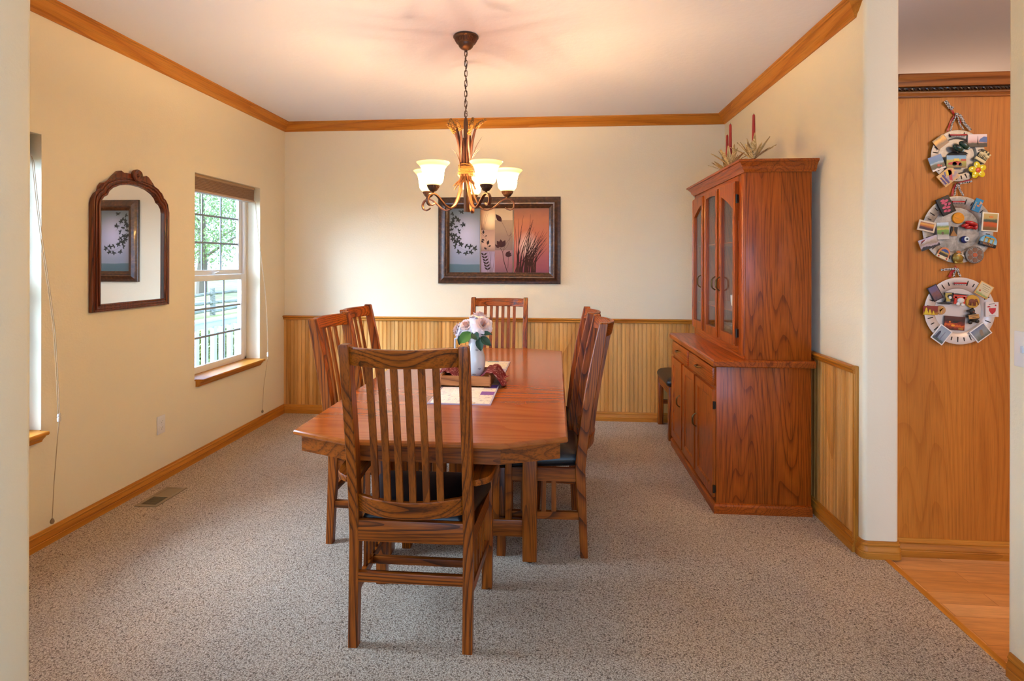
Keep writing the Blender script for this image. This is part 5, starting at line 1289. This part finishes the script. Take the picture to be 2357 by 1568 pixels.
photo(2, 375, 1090, 320, 190, 20, 'curled lilac, red and brown rock photo magnet at the left of the middle plate', [(0, '#241c20'), (.2, '#2c2226'), (.3, '#b9a2a8'), (.5, '#9a846c'), (.75, '#c2b0a4'), (1, '#b8acc4')], amt=.6, sc=45, bcol='#d8ccd0', shapes=(('red_band', '#8c2024', [(-140, 20), (-60, 60), (-40, 80), (-110, 70)]), ('pale_lettering', '#ded6d8', [(-120, 30), (-20, 62), (-25, 72), (-125, 44)])))
photo(2, 335, 802, 285, 180, -13, 'cream-bordered orange and purple sunset photo magnet at the far left of the middle plate', [(0, '#3a2430'), (.35, '#4a2c38'), (.5, '#b8642c'), (.68, '#e0a03c'), (.85, '#9a5a50'), (1, '#5a4068')], border=.008, bcol='#d8c4a8', amt=.2)
photo(2, 593, 882, 190, 285, 3, 'green and yellow meadow photo magnet beside the sunset one on the middle plate', [(0, '#c9c2ba'), (.25, '#a8a498'), (.33, '#6a8a44'), (.55, '#7aa048'), (.6, '#d0b058'), (.75, '#7a9048'), (.85, '#b4c4d0'), (1, '#c8d4dc')], bcol='#c9c4bc', amt=.15, dz=.019, shapes=(('brown_rock', '#6a5440', disc(-10, -40, 20, 10, 1.3)),))
t, s = mag_root(2, 795, 890, -3, 'bell_magnet', 'small tan bell-shaped tower magnet on black in the middle of the middle plate', dz=.004)
shape(t, s, 'black_backing', '#1a1410', [(-48, -60), (62, -70), (70, 75), (-30, 85)], 0, .004)
m = MB()
for k in range(6): m.bb(-(52-8*k)*s, (52-8*k)*s, (-78+16*k)*s, (-64+16*k)*s, .003, .010-.0008*k)
m.bb(-5*s, 5*s, 18*s, 80*s, .003, .006); m.build('bell_tower', plain('tan_resin', '#a8763a', .5), t, smooth=0)
# lowest plate
photo(3, 475, 515, 170, 262, 28, 'dark-bordered purple photo magnet at the upper left of the lowest plate', [(0, '#4a3a48'), (.4, '#7a4a44'), (.7, '#6a5470'), (1, '#584c7a')], border=.004, bcol='#1c1618', amt=.8, sc=70)
t, s = mag_root(3, 690, 590, 0, 'hourglass_magnet', 'gold and black hourglass magnet at the left of the red gate on the lowest plate')
shape(t, s, 'black_backing', '#17130f', [(-75, 85), (85, 80), (65, 0), (85, -70), (-55, -75), (-40, 0)], 0, .004)
shape(t, s, 'gold_curve', '#b09a4a', [(-55, 75), (45, 72), (45, 55), (-20, 45), (-30, 10), (25, -45), (20, -70), (-45, -68), (-40, -30), (-58, 20)], .003, .007)
MB().ball((18*s, -2*s, .007), 26*s, 10, 8, (1, 1.1, .5)).build('white_bird', plain('white_resin', '#d8d4cc', .4), t)
t, s = mag_root(3, 655, 690, 0, 'boat_magnet', 'dark canoe-shaped magnet below the hourglass on the lowest plate', dz=.004)
shape(t, s, 'hull', '#1f1512', [(-125, 5), (-60, -22), (60, -25), (125, -8), (60, 12), (20, 10), (10, 50), (-20, 15)], .0, .010)
t, s = mag_root(3, 865, 630, -4, 'gate_magnet', 'red torii gate magnet with a white cat in front on the lowest plate')
for q in (rc(-85, -75, -50, 60), rc(52, -90, 85, 60), rc(-105, 25, 110, 52), rc(-100, 65, 105, 88)): shape(t, s, 'gate_beam', '#d0321c', q, 0, .007)
shape(t, s, 'gate_roof', '#1a1414', [(-110, 100), (-95, 86), (120, 84), (135, 98), (120, 96), (-60, 106)], 0, .009)
MB().ball((5*s, -10*s, .011), 52*s, 14, 10, (1.05, .95, .6)).ball((-35*s, -72*s, .011), 30*s, 12, 8, (1, 1, .6)).ball((40*s, -82*s, .010), 36*s, 12, 8, (1, .8, .6)).build('white_cat', plain('white_resin', '#d8d4cc', .4), t)
t, s = mag_root(3, 1100, 660, -8, 'elephant_magnet', 'round yellow magnet with a brown elephant on the lowest plate', dz=.006)
MB().lathe([(0, 0), (112*s, 0), (112*s, .006), (105*s, .008), (0, .008)], 36).build('yellow_disc', plain('ochre_yellow', '#c9982c', .35), t)
m = MB(); m.ball((-15*s, 5*s, .008), 46*s, 14, 8, (1.25, .85, .12)); m.ball((45*s, 25*s, .008), 28*s, 12, 8, (1, 1, .2)); m.tube([(62*s, 20*s, .009), (80*s, -15*s, .009), (88*s, -45*s, .009)], 8*s, 6)
for x in (-55, -25, 15, 38): m.tube([(x*s, -10*s, .009), ((x-3)*s, -72*s, .009)], 12*s, 6)
m.build('elephant', plain('elephant_brown', '#7a3c1c', .5), t)
photo(3, 1262, 460, 235, 240, -30, 'orange-edged cream card magnet with faint writing at the upper right of the lowest plate', [(0, '#8a9a58'), (.15, '#9aa468'), (.25, '#cfc49c'), (1, '#d2c6a4')], border=.004, bcol='#d8a050', amt=.25, shapes=(('red_flowers', '#b85a3c', disc(-60, -40, 16)), ('written_line', '#6a6450', rc(-70, 75, 70, 80)), ('written_line', '#8a8468', rc(-50, 40, 60, 44)), ('written_line', '#8a8468', rc(-40, 10, 70, 14)), ('written_line', '#8a8468', rc(-20, -20, 70, -16))))
photo(3, 1387, 790, 205, 250, 0, 'white card magnet with a red map shape at the right edge of the lowest plate', [(0, '#ddd6d4'), (1, '#d8d0ce')], bcol='#ddd6d4', amt=.1, shapes=(('red_map', '#b82030', [(-50, 20), (60, 25), (55, -30), (30, -60), (0, -85), (-25, -60), (-50, -20)]), ('red_map', '#b82030', [(-90, 40), (-50, 60), (-20, 40), (-60, 35)]), ('red_map', '#b82030', disc(55, 70, 13)), ('written_line', '#5a5a5a', [(-55, 85), (40, 108), (42, 100), (-50, 78)]), ('written_line', '#7a7a7a', rc(-50, -112, 55, -106))))
t, s = mag_root(3, 1085, 905, 8, 'bear_magnet', 'black bear figure magnet holding a tan sign on the lowest plate', dz=.005)
M_BEAR = plain('bear_black', '#14110f', .45)
MB().ball((10*s, -20*s, .010), 72*s, 14, 10, (.95, 1.2, .5)).ball((-45*s, -105*s, .009), 36*s, 10, 8, (1, 1, .6)).ball((65*s, -100*s, .009), 36*s, 10, 8, (1, 1, .6)).ball((-65*s, 10*s, .010), 34*s, 10, 8, (1.4, .8, .5)).ball((85*s, -40*s, .010), 28*s, 10, 8, (1, 1, .5)).build('bear_body', M_BEAR, t)
MB().ball((0, 85*s, .013), 46*s, 14, 10, (1, 1, .6)).ball((-50*s, 95*s, .011), 30*s, 10, 8, (1.5, .5, .5)).ball((20*s, 122*s, .011), 16*s, 8, 6).build('bear_head', M_BEAR, t)
MB().ball((6*s, 72*s, .020), 16*s, 10, 8, (1, .8, .6)).build('muzzle', plain('bear_muzzle', '#7a3a28', .5), t)
MB().bb(-82*s, 82*s, -45*s, 25*s, .017, .021, .001).build('sign_board', plain('tan_sign', '#b98a4a', .5), t)
shape(t, s, 'written_line', '#3a2a1c', rc(-60, 2, 62, 9), .0205, .0216); shape(t, s, 'written_line', '#3a2a1c', rc(-30, -28, 32, -21), .0205, .0216)
photo(3, 807, 1035, 330, 235, -4, 'dark red lava picture magnet at the bottom centre of the lowest plate', [(0, '#3a1810'), (.2, '#8a2a14'), (.38, '#d8641c'), (.48, '#7a2016'), (.7, '#3a1c1a'), (1, '#5a2a20')], bcol='#2a1c1a', amt=.5, sc=40, dz=.008, shapes=(('lava_glow', '#e89a20', disc(-25, -40, 30, 12, .6)), ('lava_glow', '#e07a1c', disc(-80, 20, 14)), ('dark_rock', '#1c1416', [(-60, 10), (30, 5), (120, 60), (60, 40), (-20, 40)]), ('written_line', '#c0a030', rc(65, -82, 140, -75)), ('written_line', '#c0a030', rc(65, -98, 140, -91))))
t = photo(3, 395, 817, 240, 152, -1, 'red and gold seated-statues magnet at the left edge of the lowest plate', [(0, '#c98a14'), (.2, '#a87010'), (.45, '#7a2410'), (1, '#8a2412')], bcol='#8a2a14', amt=.3, shapes=())
s = PC[3][3]
for k, sz in enumerate((1, .75, .55)): shape(t, s, 'gold_statue', '#d8b41c', [(x*sz-70+k*58, y*sz-55*(1-sz)-14) for x, y in ((-38, -55), (38, -55), (28, -15), (18, 10), (14, 45), (0, 68), (-14, 45), (-18, 10), (-28, -15))], .004, .0065)
t, s = mag_root(3, 588, 812, 0, 'amber_magnet', 'round pale amber disc magnet beside the gold statues on the lowest plate', dz=.006)
MB().lathe([(0, 0), (78*s, 0), (78*s, .005), (70*s, .007), (0, .007)], 30).build('amber_disc', plain('pale_amber', '#b98a58', .25), t)
shape(t, s, 'amber_motif', '#d8a038', [(-30, 10), (30, 30), (40, 45), (-10, 40), (-20, -30), (0, -60), (5, -20)], .0068, .0085)
photo(3, 578, 1230, 232, 292, -37, 'white-bordered monument photo magnet at the lower left of the lowest plate', [(0, '#3c4a48'), (.18, '#4a5a58'), (.25, '#7a8a9a'), (.6, '#9aa4ac'), (1, '#8a98aa')], border=.005, bcol='#e2ddd8', amt=.15, shapes=(('dark_figure', '#3a3c50', [(-75, -95), (-30, -95), (-35, 20), (-50, 50), (-70, 20)]), ('obelisk', '#7a7488', [(15, -95), (28, -95), (24, 70), (19, 70)])))
photo(3, 1208, 1186, 290, 232, 38, 'white-bordered hazy statue photo magnet at the lower right of the lowest plate', [(0, '#4a5048'), (.2, '#6a7068'), (.5, '#8a9294'), (.8, '#7a8494'), (1, '#5a6488')], border=.005, bcol='#e2ddd8', amt=.5, sc=60, shapes=(('statue', '#8a7a66', [(-30, -60), (20, -55), (35, 0), (50, 30), (10, 45), (-20, 10)]),))
